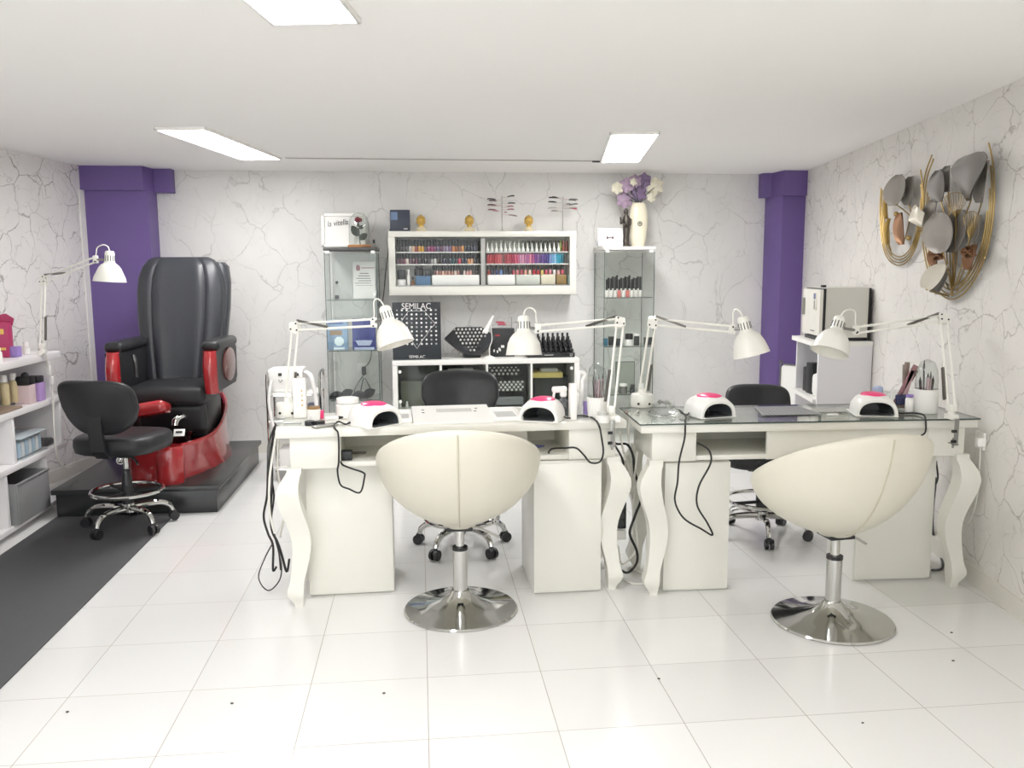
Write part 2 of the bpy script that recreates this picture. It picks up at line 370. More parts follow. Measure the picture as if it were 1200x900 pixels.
# backrest: stacked rings, channel grooves down the front face
g = G(GREYL); rings = []
prof = [(.60, .20, .07), (.64, .225, .09), (.75, .235, .095), (.95, .262, .10), (1.15, .285, .10), (1.32, .29, .10), (1.42, .28, .095), (1.49, .255, .085), (1.535, .22, .065), (1.555, .18, .035)]
for z, hw, hd in prof:
    ring = []
    for k in range(72):
        a_ = 2 * math.pi * k / 72; x, y = sq(a_, 0, hw, hd, 3.6)
        if y < 0:
            q = x / hw
            for gx in (-.62, -.27, .27, .62): y += .014 * math.exp(-((q - gx) / .03) ** 2) * min(1, hd / .09)
        tilt = (z - .6) * .20
        ring.append((-1.645 + x, 6.02 + y + tilt, z))
    rings.append(ring)
g.loft(rings); g.build('backrest', sp, w=True, ang=60)
g = G(GREYL)   # neck wing showing behind the far side
rings = []
for z, hw in ((1.0, .05), (1.2, .07), (1.38, .075), (1.49, .06), (1.52, .03)):
    rings.append([(-1.405 + sq(2 * math.pi * k / 24, 0, hw, .07)[0], 6.1 + (z - .6) * .2 + sq(2 * math.pi * k / 24, 0, hw, .07)[1], z) for k in range(24)])
g.loft(rings); g.build('side_wing', sp, w=True, ang=60)
g = G(BLK); g.box((-1.61, 5.76, .675), (.50, .56, .12), .045, seg=4); g.build('seat', sp, w=True, ang=60)
G(BLKP).box((-1.6, 5.86, .50), (.42, .42, .24), .03).build('seat_base', sp, w=True)
G(BLK).box((-1.6, 5.60, .53), (.44, .10, .2), .04, M.Rotation(R(18), 4, 'X'), 3).build('leg_rest', sp, w=True)
for sx, x0 in ((-1, -1.903), (1, -1.318)):
    ar = G(BLK)
    ol = [(-.30, .72), (-.26, .70), (.22, .70), (.27, .74), (.28, .93), (.22, .985), (-.24, .985), (-.30, .95)]
    fr = frame((x0 - .043, 5.79, 0), (0, 1, 0), (1, 0, 0), (0, 0, 1))
    ar.prism(ol, .086, fr); arm = ar.build('armrest', sp, w=True)
    pd = G(BLK); pd.box((x0, 5.78, .985), (.115, .56, .07), .032, seg=4); pd.build('arm_pad', arm, w=True, ang=60)
    rp = G(RED)
    rings = []
    for t in range(9):
        z = .69 + .27 * t / 8; bow = .03 * math.sin(math.pi * t / 8)
        rings.append([(x0 - .042, 5.50 - bow, z), (x0 - .02, 5.468 - bow, z), (x0 + .02, 5.468 - bow, z), (x0 + .042, 5.50 - bow, z), (x0 + .042, 5.54, z), (x0 - .042, 5.54, z)])
    rp.loft(rings); rp.build('red_panel', arm, w=True, ang=60)
    ov = G(mt('mauve brown panel', '6d4440', .25, coat=.4)); rr = []
    for rr_, dx in ((1, 0), (1, .012), (.8, .02), (.0001, .022)):
        rr.append([(x0 + sx * (.0435 + dx), 5.80 + .17 * rr_ * math.cos(a_ * math.pi / 12), .845 + .11 * rr_ * math.sin(a_ * math.pi / 12)) for a_ in range(24)])
    ov.loft(rr); ov.build('side_badge', arm, w=True, ang=50)
g = G(BLKP); g.tube([(-1.80, 5.56, .93), (-1.78, 5.53, .88), (-1.775, 5.52, .80)], .014, 8, 3); g.build('remote', sp, w=True)
# basin
def rimz(t):   # t 0 front .. 1 back
    return .40 + .23 * max(0, (t - .25) / .75) ** 1.7
def brings(scale, z_of, n=48, flare=0.):
    r = []
    for k in range(n):
        a_ = 2 * math.pi * k / n - math.pi / 2; x, y = sq(a_, 0, .31 * scale, .60 * scale, 2.7)
        t = (y / (.60 * scale) + 1) / 2
        pinch = 1 - .30 * max(0, 1 - t / .45) ** 1.0 * 1.0
        r.append((-1.655 + x * (pinch if pinch > .7 else .7) * (1 + flare * max(0, t - .3)), 5.83 + y, z_of(t)))
    return r
g = G(RED)
g.loft([brings(.93, lambda t: PZ, 48, .30), brings(.91, lambda t: .22, 48, .26), brings(.92, lambda t: .30, 48, .14), brings(.985, lambda t: rimz(t) - .03), brings(1.0, lambda t: rimz(t) - .008), brings(.99, rimz), brings(.95, rimz), brings(.92, lambda t: rimz(t) - .015)], cap=False)
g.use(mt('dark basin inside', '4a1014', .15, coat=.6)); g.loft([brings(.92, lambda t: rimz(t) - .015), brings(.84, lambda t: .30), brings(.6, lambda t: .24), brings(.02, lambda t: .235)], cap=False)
bas = g.build('basin', sp, w=True, ang=50)
g = G(RED); rings = []
for z, q in ((PZ, .95), (.2, 1), (.3, .97), (.385, .98), (.40, .9)):
    rings.append([(-1.54 + .085 * q * math.cos(a_ * math.pi / 10), 5.30 + .075 * q * math.sin(a_ * math.pi / 10), z) for a_ in range(20)])
g.loft(rings); g.build('front_post', sp, w=True, ang=50)
g = G(RED); g.box((-1.69, 5.32, .618), (.31, .18, .078), .034, M.Rotation(R(-14), 4, 'X') @ M.Rotation(R(-9), 4, 'Y'), 4); g.build('footrest', sp, w=True, ang=60)
g = G(BLKP); g.tube([(-1.75, 5.38, .59), (-1.76, 5.42, .5), (-1.74, 5.47, .42)], .03, 10, 3); g.build('footrest_stem', sp, w=True)
g = G(RED); g.box((-1.73, 5.34, .475), (.24, .14, .06), .025, M.Rotation(R(-8), 4, 'X'), 3); g.build('foot_step', sp, w=True, ang=60)
g = G(CHROME); g.tube([(-1.50, 5.62, .36), (-1.50, 5.60, .50), (-1.515, 5.55, .545), (-1.545, 5.50, .53), (-1.55, 5.48, .49)], [.022, .024, .026, .026, .022], 12, 4)
g.tube([(-1.50, 5.62, .5), (-1.44, 5.66, .53), (-1.40, 5.70, .56)], .012, 8, 3); g.build('faucet', sp, w=True)
q = HY(210, 507, 5.235); g = G(PLW); g.box(q, (.065, .006, .045), .002, M.Rotation(R(-30), 4, 'X')); g.use(BLKP).box(q + V((0, -.004, .004)), (.038, .004, .012), 0, M.Rotation(R(-30), 4, 'X')); g.build('basin_label', sp, w=True)
g = G(CHROME); g.cyl((-1.80, 5.21, .335), (-1.80, 5.255, .335), .024, n=16); g.ball((-1.80, 5.21, .335), .018); g.build('drain_knob', sp, w=True)

# ------------------------------------------------------------------ task stools
def stool(label, loc, rz, seat_z, back_h, back_w, back_z, base_rz=0., ringz=.2, group='black rolling task stools'):
    o = thing('task_stool', label, 'stool', loc, rz, group)
    g = G(CHROME)
    for k in range(5):
        a_ = 2 * math.pi * k / 5 + base_rz; d = V((math.cos(a_), math.sin(a_), 0))
        lg = G(CHROME); lg.tube([d * .02 + V((0, 0, .115)), d * .10 + V((0, 0, .12)), d * .18 + V((0, 0, .115)), d * .225 + V((0, 0, .09)), d * .24 + V((0, 0, .06))], [.018, .017, .016, .015, .014], 10, 4)
        leg = lg.build('leg', o)
        cs = G(BLKP); t = V((-d.y, d.x, 0)); ce = d * .245 + V((0, 0, .027))
        for sgn in (-1, 1): cs.cyl(ce + t * (.006 * sgn), ce + t * (.022 * sgn), .027, n=18)
        cs.box(ce + V((0, 0, .018)), (.03, .03, .03), .008); cs.build('caster', leg)
    g = G(CHROME); g.cyl((0, 0, .09), (0, 0, .14), .035); g.build('hub', o)
    g = G(BLKP); g.lathe([(0, .13), (.03, .13), (.028, .30), (.022, .31), (.022, .34), (0, .34)], n=18); g.use(CHROME).cyl((0, 0, .34), (0, 0, seat_z - .09), .014); g.build('gas_lift', o)
    g = G(CHROME); g.tube([(.19 * math.cos(k * math.pi / 20), .19 * math.sin(k * math.pi / 20), ringz) for k in range(40)], .011, 8, closed=True)
    g.build('foot_ring', o)
    g = G(BLKP)
    for k in range(3):
        a_ = k * 2 * math.pi / 3 + .5; g.tube([(.02 * math.cos(a_), .02 * math.sin(a_), ringz - .01), (.19 * math.cos(a_), .19 * math.sin(a_), ringz)], .009, 6)
    g.cyl((0, 0, ringz - .035), (0, 0, ringz + .03), .034); g.build('ring_clamp', o)
    g = G(BLK); rings = []
    for z, q in ((-.095, .88), (-.085, .97), (-.05, 1), (-.014, .99), (0, .93), (.006, .6), (.006, .1)):
        rings.append([(sq(2 * math.pi * k / 36, 0, .235 * q, .22 * q, 3.2)[0], sq(2 * math.pi * k / 36, 0, .235 * q, .22 * q, 3.2)[1], seat_z + z) for k in range(36)])
    g.loft(rings); g.build('seat', o, ang=60)
    G(BLKP).box((0, 0, seat_z - .108), (.2, .2, .03), .01).build('seat_plate', o)
    g = G(BLKP); g.tube([(.05, -.05, seat_z - .11), (.16, -.16, seat_z - .115), (.2, -.2, seat_z - .13)], .006, 6, 3); g.build('lever', o)
    g = G(BLKP); g.loft([[(sx * w_, y, z) for sx, w_ in ((-1, .04), (1, .04))] + [(sx * .04, y + .02, z + .004) for sx in (1, -1)] for y, z in ((-.05, seat_z - .1), (-.2, seat_z - .105), (-.245, seat_z - .06), (-.26, seat_z + .05), (-.26, back_z))])
    g.build('back_bracket', o)
    g = G(BLK); rings = []
    n = 40
    for dy, q in ((.0, .9), (.012, .98), (.03, 1.0), (.05, .98), (.062, .9), (.066, .6), (.066, .1)):
        ring = []
        for k in range(n):
            x, z = sq(2 * math.pi * k / n, 0, back_w / 2 * q, back_h / 2 * q, 4.2)
            if z < 0: x *= 1 - .40 * (-z / (back_h / 2)) ** 1.5
            ring.append((x, -.275 + dy + 1.1 * x * x - .10 * (z / back_h), back_z + z))
        rings.append(ring)
    rings = [[(x, y + .0, z) for x, y, z in r] for r in rings]
    rings.insert(0, [(x * .1, -.272, back_z + (z - back_z) * .1) for x, y, z in rings[0]])
    g.loft(rings); g.build('backrest', o, ang=60)
    return o
stool('black task stool with chrome foot ring in front of the platform', (-1.675, 4.93, .008), R(-14), .545, .31, .44, .725, R(44), .215)
stool('black task stool behind the desk with the cream chair centred before it', (.20, 4.36, 0), R(178), .52, .27, .42, .775, .95, .16)
stool('black task stool behind the glass topped desk', (1.84, 4.36, 0), R(168), .50, .22, .36, .69, .3, .20)

# ------------------------------------------------------------------ cream tub chairs
def tub(label, loc, rz):
    o = thing('tub_chair', label, 'chair', loc, rz, 'cream tub chairs at the desks')
    n = 64; z0 = .375
    def zr(p): return .665 + .165 * math.cos(p)
    def pt(p, d, k=1.0):   # p angle from the back, d 1 bottom .. 0 rim
        rr = (1 - d ** 1.9) ** (1 / 1.9) if d < 1 else 0
        Rx, Ry = .345 * k, .315 * k
        z = z0 + (zr(p) - z0) * (1 - d); lean = -.05 * (1 - d) ** 2 * math.cos(p)
        rr = max(rr, .2 if d > .98 else rr)
        return (Rx * rr * math.sin(p), -Ry * rr * math.cos(p) + lean * .4, z)
    ds = [1, .97, .93, .87, .8, .7, .6, .5, .4, .3, .2, .1, .04, 0]
    g = G(CREAM); rings = []
    for d in ds: rings.append([pt(2 * math.pi * k / n, d) for k in range(n)])
    # rolled rim then inner skin
    for kk, dz in ((.985, .012), (.955, .017), (.925, .012), (.91, 0)):
        rings.append([(x * kk, y * kk, z + dz) for x, y, z in rings[len(ds) - 1]])
    for d in (.15, .3, .45, .6, .72): rings.append([(x * .9, y * .9, z + .03) for x, y, z in [pt(2 * math.pi * k / n, d) for k in range(n)]])
    rings.append([(x * .02, y * .02, .44) for x, y, z in rings[0]])
    g.loft(rings); g.build('shell', o, ang=70)
    g = G(SEAM); g.tube([V(pt(0, d)) + V((0, -.001, 0)) for d in ds[1:]], .0035, 6); g.build('back_seam', o)
    g = G(CREAM); rr = []
    for zc, q in ((.445, .87), (.47, .89), (.485, .87), (.497, .78), (.503, .5), (.503, .03)):
        ring = []
        for k in range(n):
            p = 2 * math.pi * k / n; x, y, _ = pt(p, max(.05, 1 - (min(zc, .485) - .03 - z0) / (zr(p) - z0))); ring.append((x * q, y * q, zc))
        rr.append(ring)
    g.loft(rr); g.build('seat_cushion', o, ang=60)
    g = G(BLKP); g.box((0, 0, .37), (.11, .11, .016), .005); g.build('seat_plate', o)
    g = G(CHROME); g.lathe([(0, 0), (.243, 0), (.245, .006), (.24, .012), (.16, .026), (.09, .045), (.05, .07), (.036, .09), (0, .09)], n=64); g.build('base', o, ang=40)
    g = G(CHROME); g.cyl((0, 0, .08), (0, 0, .27), .031, n=28); g.use(BLKP).cyl((0, 0, .268), (0, 0, .282), .033, n=28); g.use(CHROME).cyl((0, 0, .28), (0, 0, .37), .019, n=20); g.build('pedestal', o)
    g = G(CHROME); g.tube([(.03, 0, .365), (.09, .02, .35), (.17, .04, .305)], .006, 8, 3); g.build('lever', o)
    return o
tub('cream tub chair with straight back seam at the plain white desk', (.150, 3.52, 0), R(-3))
tub('cream tub chair turned sideways at the glass topped desk', (1.675, 3.215, 0), R(6))

# ------------------------------------------------------------------ desks
LEGP = [(0, .0, .034), (.02, .002, .04), (.065, .012, .07), (.12, .003, .06), (.21, -.014, .072), (.28, -.02, .08), (.345, -.012, .085), (.44, .016, .092), (.50, .028, .094), (.54, .024, .085), (.575, .012, .07), (.60, .0, .062), (.62, 0, .06)]
def desk(label, loc, rz, W, D, lb, rb, open_to, glass_top=False):
    o = thing('manicure_desk', label, 'desk', loc, rz, 'white manicure desks with curved legs')
    Z = .785
    if glass_top:
        G(WHITE).box((0, D / 2, Z - .026), (W, D, .036), .004).build('desktop', o)
        g = G(glass('desk glass', (.965, .985, .975), 1.2)); g.box((0, D / 2, Z - .0035), (W + .01, D + .01, .007))
        gt = g.build('glass_top', o)
        g = G(mt('dark glass edge', '3f4a47', .15))
        for c_, d_ in (((0, -.0065, Z - .0035), (W + .012, .002, .0065)), ((0, D + .0065, Z - .0035), (W + .012, .002, .0065)), ((-W / 2 - .0065, D / 2, Z - .0035), (.002, D + .012, .0065)), ((W / 2 + .0065, D / 2, Z - .0035), (.002, D + .012, .0065))): g.box(c_, d_)
        g.build('glass_edge', gt)
    else: G(WHITE).box((0, D / 2, Z - .018), (W, D, .036), .004).build('desktop', o)
    at, ab = Z - .036, .61
    if glass_top: at = Z - .044
    xa, xb = -W / 2 + .055, W / 2 - .045
    g = G(WHITE)     # apron: solid ends, open shelf between
    g.box(((xa + lb) / 2, .02 + (D - .06) / 2, (at + ab) / 2), (lb - xa, D - .06, at - ab), .003)
    g.box(((rb + xb) / 2, .02 + (D - .06) / 2, (at + ab) / 2), (xb - rb, D - .06, at - ab), .003)
    g.box(((lb + rb) / 2, D - .05, (at + ab) / 2), (rb - lb, .018, at - ab))
    if open_to < rb - .01:
        g.box(((open_to + rb) / 2, .035, (at + ab) / 2), (rb - open_to, .02, at - ab), .002)
    g.build('apron', o)
    G(WHITE).box(((lb + rb) / 2, D / 2 - .01, ab + .012), (rb - lb, D - .08, .022), .002).build('shelf', o)
    for sx in (-1, 1):
        for back in (0, 1):
            lg = G(WHITE); rings = []
            cx = (xa + .015 if sx < 0 else xb - .012); cy = .03 if not back else D - .07
            for z, off, w_ in LEGP:
                x = cx + sx * off; y = cy + (-1 if not back else 1) * off * .6; h = w_ / 2; hy = .55 * w_ / 2 + .012
                rings.append([(x - h, y - hy, z), (x + h, y - hy, z), (x + h, y + hy, z), (x - h, y + hy, z)])
            # smooth in z
            sm = []
            for i in range(4): sm.append(catmull([r_[i] for r_ in rings], 3))
            lg.loft([[sm[i][j] for i in range(4)] for j in range(len(sm[0]))]); lg.build('leg', o, ang=50)
    return o
D1 = desk('white manicure desk with curved legs and plain white top', (.144, 3.64, 0), R(1.6), 1.525, .43, -.495, .505, .505)
D2 = desk('white manicure desk with curved legs and greenish glass top', (1.708, 3.535, 0), R(-2.3), 1.525, .45, -.51, .545, -.19, True)
def cabinet(label, loc, rz, w_, d_, h_):
    o = thing('under_desk_cabinet', label, 'cabinet', loc, rz, 'white cabinets under the desks')
    G(WHITE2).box((0, d_ / 2 + .009, h_ / 2), (w_, d_ - .018, h_), .002).build('carcass', o)
    G(WHITE).box((0, .008, h_ / 2 + .004), (w_, .016, h_ - .012), .002).build('back_panel', o)
cabinet('white cabinet under the plain desk beside the hanging cable bundle', (-.329, 3.742, 0), R(1), .376, .33, .605)
cabinet('white cabinet under the plain desk behind the metal lamp clamp', (.638, 3.645, 0), R(1), .306, .40, .605)
cabinet('white cabinet under the glass topped desk with a black cord hanging before it', (1.217, 3.60, 0), R(-2.3), .296, .36, .60)
cabinet('white cabinet under the glass topped desk near the crackle wall', (2.172, 3.62, 0), R(-2), .366, .30, .60)
# ------------------------------------------------------------------ spring-arm desk lamps
SPRING = mt('spring steel', '7c7974', .4, metal=.8)
def desk_lamp(label, p0, p1, p2, cap, rim, rr, base='clamp', group='white spring arm desk lamps', loop=.6):
    p0, p1, p2, cap, rim = [V(q) for q in (p0, p1, p2, cap, rim)]
    o = thing('desk_lamp', label, 'lamp', p0, 0, group)
    g = G(LAMPW)
    if base == 'round':
        g.lathe([(0, 0), (.052, 0), (.054, .006), (.054, .055), (.05, .062), (.02, .064), (.016, .085), (0, .085)], p0, 28)
        g.use(BLKP).ball(p0 + V((-.03, -.052, .02)), .006).ball(p0 + V((.025, -.05, .018)), .006)
    else:
        g.box(p0 + V((0, -.005, .012)), (.036, .06, .022), .004); g.cyl(p0 + V((0, 0, .02)), p0 + V((0, 0, .05)), .014)
        g.box(p0 + V((0, 0, .05)), (.03, .045, .03), .005)
    g.build('lamp_base', o, w=True)
    if base == 'front clamp':
        g = G(STEEL); q = p0 + V((0, -.04, 0))
        g.box(q + V((-.004, -.012, -.05)), (.02, .005, .12), .001); g.box(q + V((0, .01, -.105)), (.02, .05, .005), .001)
        g.cyl(q + V((0, .012, -.125)), q + V((0, .012, -.08)), .005); g.use(BLKP)
        for dz in (-.045, -.09): g.cyl(q + V((-.025, -.014, dz)), q + V((-.006, -.014, dz)), .007)
        g.build('clamp', o, w=True)
    s0 = p0 + V((0, 0, .06))
    d1 = (p1 - s0).normalized(); d2 = (p2 - p1).normalized()
    o1 = (d2 - d1 * d2.dot(d1)).normalized() * .015; o2 = (d1 - d2 * d1.dot(d2)).normalized() * .015
    side = d1.cross(d2).normalized()
    for nm, a, b, of in (('lower_arm', s0, p1, o1), ('upper_arm', p1, p2, o2)):
        g = G(LAMPW)
        for sg in (-1, 1): g.cyl(a + of * sg, b + of * sg, .0055, n=10)
        arm = g.build(nm, o, w=True)
        g = G(SPRING)
        L_ = (b - a)
        if nm == 'lower_arm': q0, q1 = a + of * 1.9 + L_ * .06, a + of * 1.6 + L_ * .42
        else: q0, q1 = a + of * 1.9 + L_ * .03, a - of * .6 + L_ * .42
        n = 44; ax = (q1 - q0); u_ = ax.orthogonal().normalized(); w_ = ax.cross(u_).normalized()
        g.tube([q0 + ax * (i / (n * 4)) + (u_ * math.cos(i * math.pi / 2) + w_ * math.sin(i * math.pi / 2)) * .006 for i in range(n * 4 + 1)], .0022, 4)
        g.build('spring', arm, w=True)
    g = G(LAMPW)
    for sg in (-1, 1):
        c = p1 + side * (.011 * sg)
        fr = [c + o1 * 1.6 - d1 * .03, c + o2 * 1.7 + d2 * .02, c + o2 * 1.2 - o1 * 1.5, c - o1 * 1.6 - d1 * .02, c - d1 * .03]
        t_ = side * .0015
        g.add([q - t_ for q in fr] + [q + t_ for q in fr], [tuple(range(5)), tuple(range(9, 4, -1))] + [(k, (k + 1) % 5, (k + 1) % 5 + 5, k + 5) for k in range(5)])
    g.use(DARK)
    for q in (p1 + o1 - d1 * .012, p1 - o1 - d1 * .012, p1 + o2 + d2 * .01): g.cyl(q - side * .016, q + side * .016, .004, n=8)
    g.build('elbow_bracket', o, w=True)
    ax = (rim - cap); L = ax.length; ax.normalize()
    nk = cap + ax * (.30 * L)
    g = G(LAMPW)
    g.box(p2, (.03, .016, .045), .004, None); g.use(DARK)
    for sg in (-1, 1): g.cyl(p2 + o2 * sg - side * .012, p2 + o2 * sg + side * .012, .004, n=8)
    hd = (nk - p2); g.use(STEEL).cyl(p2 + hd.normalized() * .01, nk, .007, n=10); g.build('head_joint', o, w=True)
    g = G(LAMPW)
    g.lathe([(0, 0), (.018, 0), (.025, .006), (.0275, .02), (.029, .36 * L), (.034, .41 * L), (.048, .46 * L), (.062, .56 * L), (.073, .70 * L), (rr * .97, .88 * L), (rr, .97 * L), (rr + .002, L), (rr - .002, L), (rr * .94, .86 * L), (.068, .69 * L), (.055, .56 * L), (.03, .45 * L), (0, .44 * L)], cap, 40, ax)
    sh = g.build('lamp_shade', o, w=True, ang=40)
    g = G(DARK); A = ax.to_track_quat('Z', 'Y').to_matrix()
    for k in range(12):
        an = 2 * math.pi * k / 12; rad = A @ V((math.cos(an), math.sin(an), 0))
        g.cyl(cap + ax * (.15 * L) + rad * .0272, cap + ax * (.33 * L) + rad * .0285, .0024, n=6)
    g.build('vent_slots', sh, w=True)
    g = G(LAMPW); g.ball(cap + ax * (.72 * L), .03); g.build('bulb', sh, w=True)
    g = G(LAMPW); back = (p2 - cap); back.z = 0
    g.tube([cap + ax * .004, cap - ax * .04 * loop + back * .12, cap - ax * .058 * loop + back * .45 + V((0, 0, .0)), cap + back * .85 - ax * .03 * loop, p2 + V((0, 0, .02)), p2 - d2 * .05 + o2 * 1.3], .0035, 6, 6)
    g.build('cord', o, w=True)
    return o
desk_lamp('white spring arm lamp clamped to the left wall shelf unit', HZ(50, 415, .966), HY(51, 328, 5.45), HY(112, 304, 5.30), HY(128.5, 294, 5.28), HY(128.5, 330, 5.28), .09)
desk_lamp('white spring arm lamp on a round base beside the tall white carton', HZ(338, 487, .786), HY(346, 383, 3.98), HY(438, 378, 3.86), HY(450, 359, 3.84), HY(464, 404, 3.80), .083, 'round')
desk_lamp('white spring arm lamp leaning over from the metal clamp at the desk corner', HZ(716, 493, .786), HY(727, 377, 3.80), HY(630, 385, 3.82), HY(613.5, 370, 3.82), HY(614, 416, 3.80), .081, 'front clamp')
desk_lamp('white spring arm lamp on a round base at the glass desk edge near the cables', HZ(752, 476, .786), HY(765, 377, 3.93), HY(858, 386, 3.88), HY(870, 371, 3.86), HY(881, 416, 3.84), .084, 'round')
desk_lamp('white spring arm lamp clamped to the glass desk end by the crackle wall', HZ(1114, 491, .787), HY(1106, 373, 3.70), HY(1003, 387, 3.72), HY(985, 371, 3.70), HY(972, 413, 3.66), .084, 'front clamp')

# ------------------------------------------------------------------ shelf unit at the left wall
SHW = mt('white shelf board', 'e9e7e8', .35, var=.015)
su = thing('shelf_unit', 'long white open shelf unit against the left crackle wall', 'shelf', (-2.46, 4.8, 0))
def board(z, y1, th, parent=su): G(SHW).box((-2.46, (4.0 + y1) / 2, z), (.42, y1 - 4.0, th), .003).build('shelf_board', parent, w=True)
board(.945, 5.60, .04); board(.672, 5.58, .035); board(.375, 5.60, .035); board(.05, 5.56, .03)
for y, z0, z1 in ((5.45, .69, .925), (4.1, .69, .925), (4.93, .392, .655), (5.56, .392, .655), (4.80, .065, .358), (5.30, .065, .358), (4.1, .065, .358)):
    G(SHW).box((-2.46, y, (z0 + z1) / 2), (.40, .03, z1 - z0), .002).build('upright', su, w=True)
G(mt('shaded shelf back', '97979d', .6)).box((-2.655, 4.79, .5), (.012, 1.55, .88)).build('back_panel', su, w=True)  # shade inside the shelves is painted in as a darker back panel
def bx(name, label, cat, c, d, mat, b=.003, rot=None, group=None):
    return tag(G(mat).box(c, d, b, rot).build(name), label, cat, group)
def bottle(name, label, cat, p, r, h, ch, body, cap, group=None, cr=.7, neck=.0, n=20, square=False):
    """a bottle or jar standing at p: body mesh with a cap child"""
    g = G(body)
    if square: g.box(V(p) + V((0, 0, h / 2)), (2 * r, 2 * r, h), r * .2)
    else: g.lathe([(0, 0), (r * .92, 0), (r, h * .05), (r, h * .86), (r * .8, h * .97), (0, h)], p, n)
    o = tag(g.build(name), label, cat, group)
    g = G(cap); q = V(p) + V((0, 0, h)); g.lathe([(0, 0), (r * cr, 0), (r * cr, ch * .9), (r * cr * .85, ch), (0, ch)], q, n)
    g.build('cap', o, w=True)
    return o
MAG = mt('magenta card', 'a82a5c', .4); LIL = mt('lilac card', 'b596cf', .45); LIL2 = mt('violet card', '8f78b8', .45)
LGOLD = mt('pale gold bottle', 'cdbd95', .25, coat=.3); PINKC = mt('pale pink card', 'd9c3c6', .5)
zt = .966
def at_left(u, z, x=-2.38): # a point on the shelf at picture column u
    d = ray(u, 440); y = x / d.x * d.y; return V((x, y, z))
o = thing('display_carton', 'magenta and gold tall carton on the left shelf top', 'box', at_left(6, zt, -2.42), R(8))
g = G(MAG); g.box((0, 0, .10), (.09, .09, .20), .003); g.use(GOLDP).box((0, -.046, .15), (.05, .002, .03)).box((.0, -.046, .05), (.06, .002, .014)); g.build('carton', o)
g = G(MAG); g.prism([(-.05, .18), (.05, .18), (.06, .22), (.02, .25), (-.04, .24)], .012, frame((0, .03, 0), (1, 0, 0), (0, 1, 0), (0, 0, 1))); g.build('flap', o)
bx('small_box', 'small violet box beside the magenta carton on the shelf top', 'box', at_left(19, zt + .03, -2.36), (.06, .06, .06), LIL2)
bottle('pump_bottle', 'little white bottle between the violet box and the shelf lamp', 'bottle', at_left(33, zt, -2.36), .022, .045, .03, PLW, PLW)
bottle('lotion_bottle', 'short white jar at the picture edge before the magenta carton', 'bottle', at_left(0, zt, -2.30), .02, .06, .02, PLW, PLW)
bx('wooden_tray', 'brown wooden tray holding bottles on the second left shelf', 'tray', (-2.38, 4.83, .697), (.24, .46, .012), mt('taupe wood', '8f7c6b', .5, var=.2), .003)
zs = .7045
for u, lb in ((4, 'tall pale gold bottle at the picture edge on the brown tray'), (15, 'tall pale gold bottle beside the black lidded box on the brown tray')):
    bottle('cosmetic_bottle', lb, 'bottle', at_left(u, zs, -2.36), .024, .13, .04, LGOLD, PLW)
o = tag(G(PINKC).box(at_left(28, zs + .055 - .014, -2.315), (.085, .085, .11), .004).build('lidded_box'), 'pale pink box with black lid on the second left shelf', 'box')
G(BLKP).box(at_left(28, zs + .135 - .014, -2.315), (.09, .09, .05), .008).ball(at_left(29, zs + .16 - .014, -2.315), .022).build('lid', o, w=True)
o = tag(G(LIL).box(at_left(40, zs - .0145 + .055, -2.305), (.085, .08, .11), .004).build('lidded_box'), 'lilac box with dark lid next to the pale pink one on the left shelf', 'box')
G(BLKP).box(at_left(40, zs - .0145 + .13, -2.305), (.08, .075, .04), .008).build('lid', o, w=True)
zs = .3935
o = thing('clear_storage_box', 'clear plastic box of blue and white packets on the third left shelf', 'box', (-2.36, 5.17, zs))
g = G(CLEAR)
for c, d in (((0, 0, .003), (.2, .34, .004)), ((-.1, 0, .06), (.004, .34, .12)), ((.1, 0, .06), (.004, .34, .12)), ((0, -.17, .06), (.2, .004, .12)), ((0, .17, .06), (.2, .004, .12))): g.box(c, d)
g.build('bin', o)
g = G(PLW).use(mt('clear lid rim', 'c4cdd2', .2)); g.box((0, 0, .123), (.205, .345, .006), .002); g.build('lid', o)
PB = mt('blue packet', 'b0c6d8', .4); PW = mt('white packet', 'dfe3e6', .4)
for i in range(7):
    m = PB if i % 2 == 0 else PW
    tag(G(m).box((-2.36 + random.uniform(-.004, .004), 5.03 + i * .045, zs + .055), (.16, .036, .09), .008).build('paper_packet'), '%s packet standing %s from the front inside the clear plastic box' % ('blue' if i % 2 == 0 else 'white', ORD[i]), 'packet', 'packets in the clear box')
bx('pouch', 'small dark pouch at the far end of the third left shelf', 'pouch', (-2.33, 5.45, zs + .022), (.10, .1, .044), DARK, .018)
bx('towel_roll', 'small dark topped white roll at the picture edge on the third left shelf', 'roll', (-2.33, 4.72, zs + .03), (.09, .07, .06), PLW, .025)
BSK = mt('grey felt', '8a8b8c', .8, bump=.3, bs=300)
o = thing('storage_basket', 'grey felt storage basket on the bottom of the left shelf unit', 'basket', (-2.36, 5.04, .066))
g = G(BSK)
for c, d in (((0, 0, .004), (.26, .40, .008)), ((.13, 0, .115), (.012, .40, .23)), ((-.13, 0, .115), (.012, .40, .23)), ((0, .2, .115), (.26, .012, .23)), ((0, -.2, .115), (.26, .012, .23))): g.box(c, d, .003)
g.build('bin', o)
g = G(BSK); g.tube([(.137, -.2, .225), (.137, .2, .225), (-.137, .2, .225), (-.137, -.2, .225)], .006, 6, closed=True); g.build('rim', o)
g = G(DARK); g.box((0, .03, .13), (.24, .32, .10), .02); tag(g.build('folded_towel'), 'dark towel folded inside the grey felt basket', 'towel').location = (-2.36, 5.04, .09)
bx('power_adapter', 'white inline switch hanging on the shelf lamp cord', 'switch', HX(57, 434, -2.235), (.025, .02, .06), PLW, .006)
bx('power_adapter', 'white plug hanging lower on the shelf lamp cord', 'plug', HX(60, 446, -2.235), (.028, .022, .05), PLW, .006)
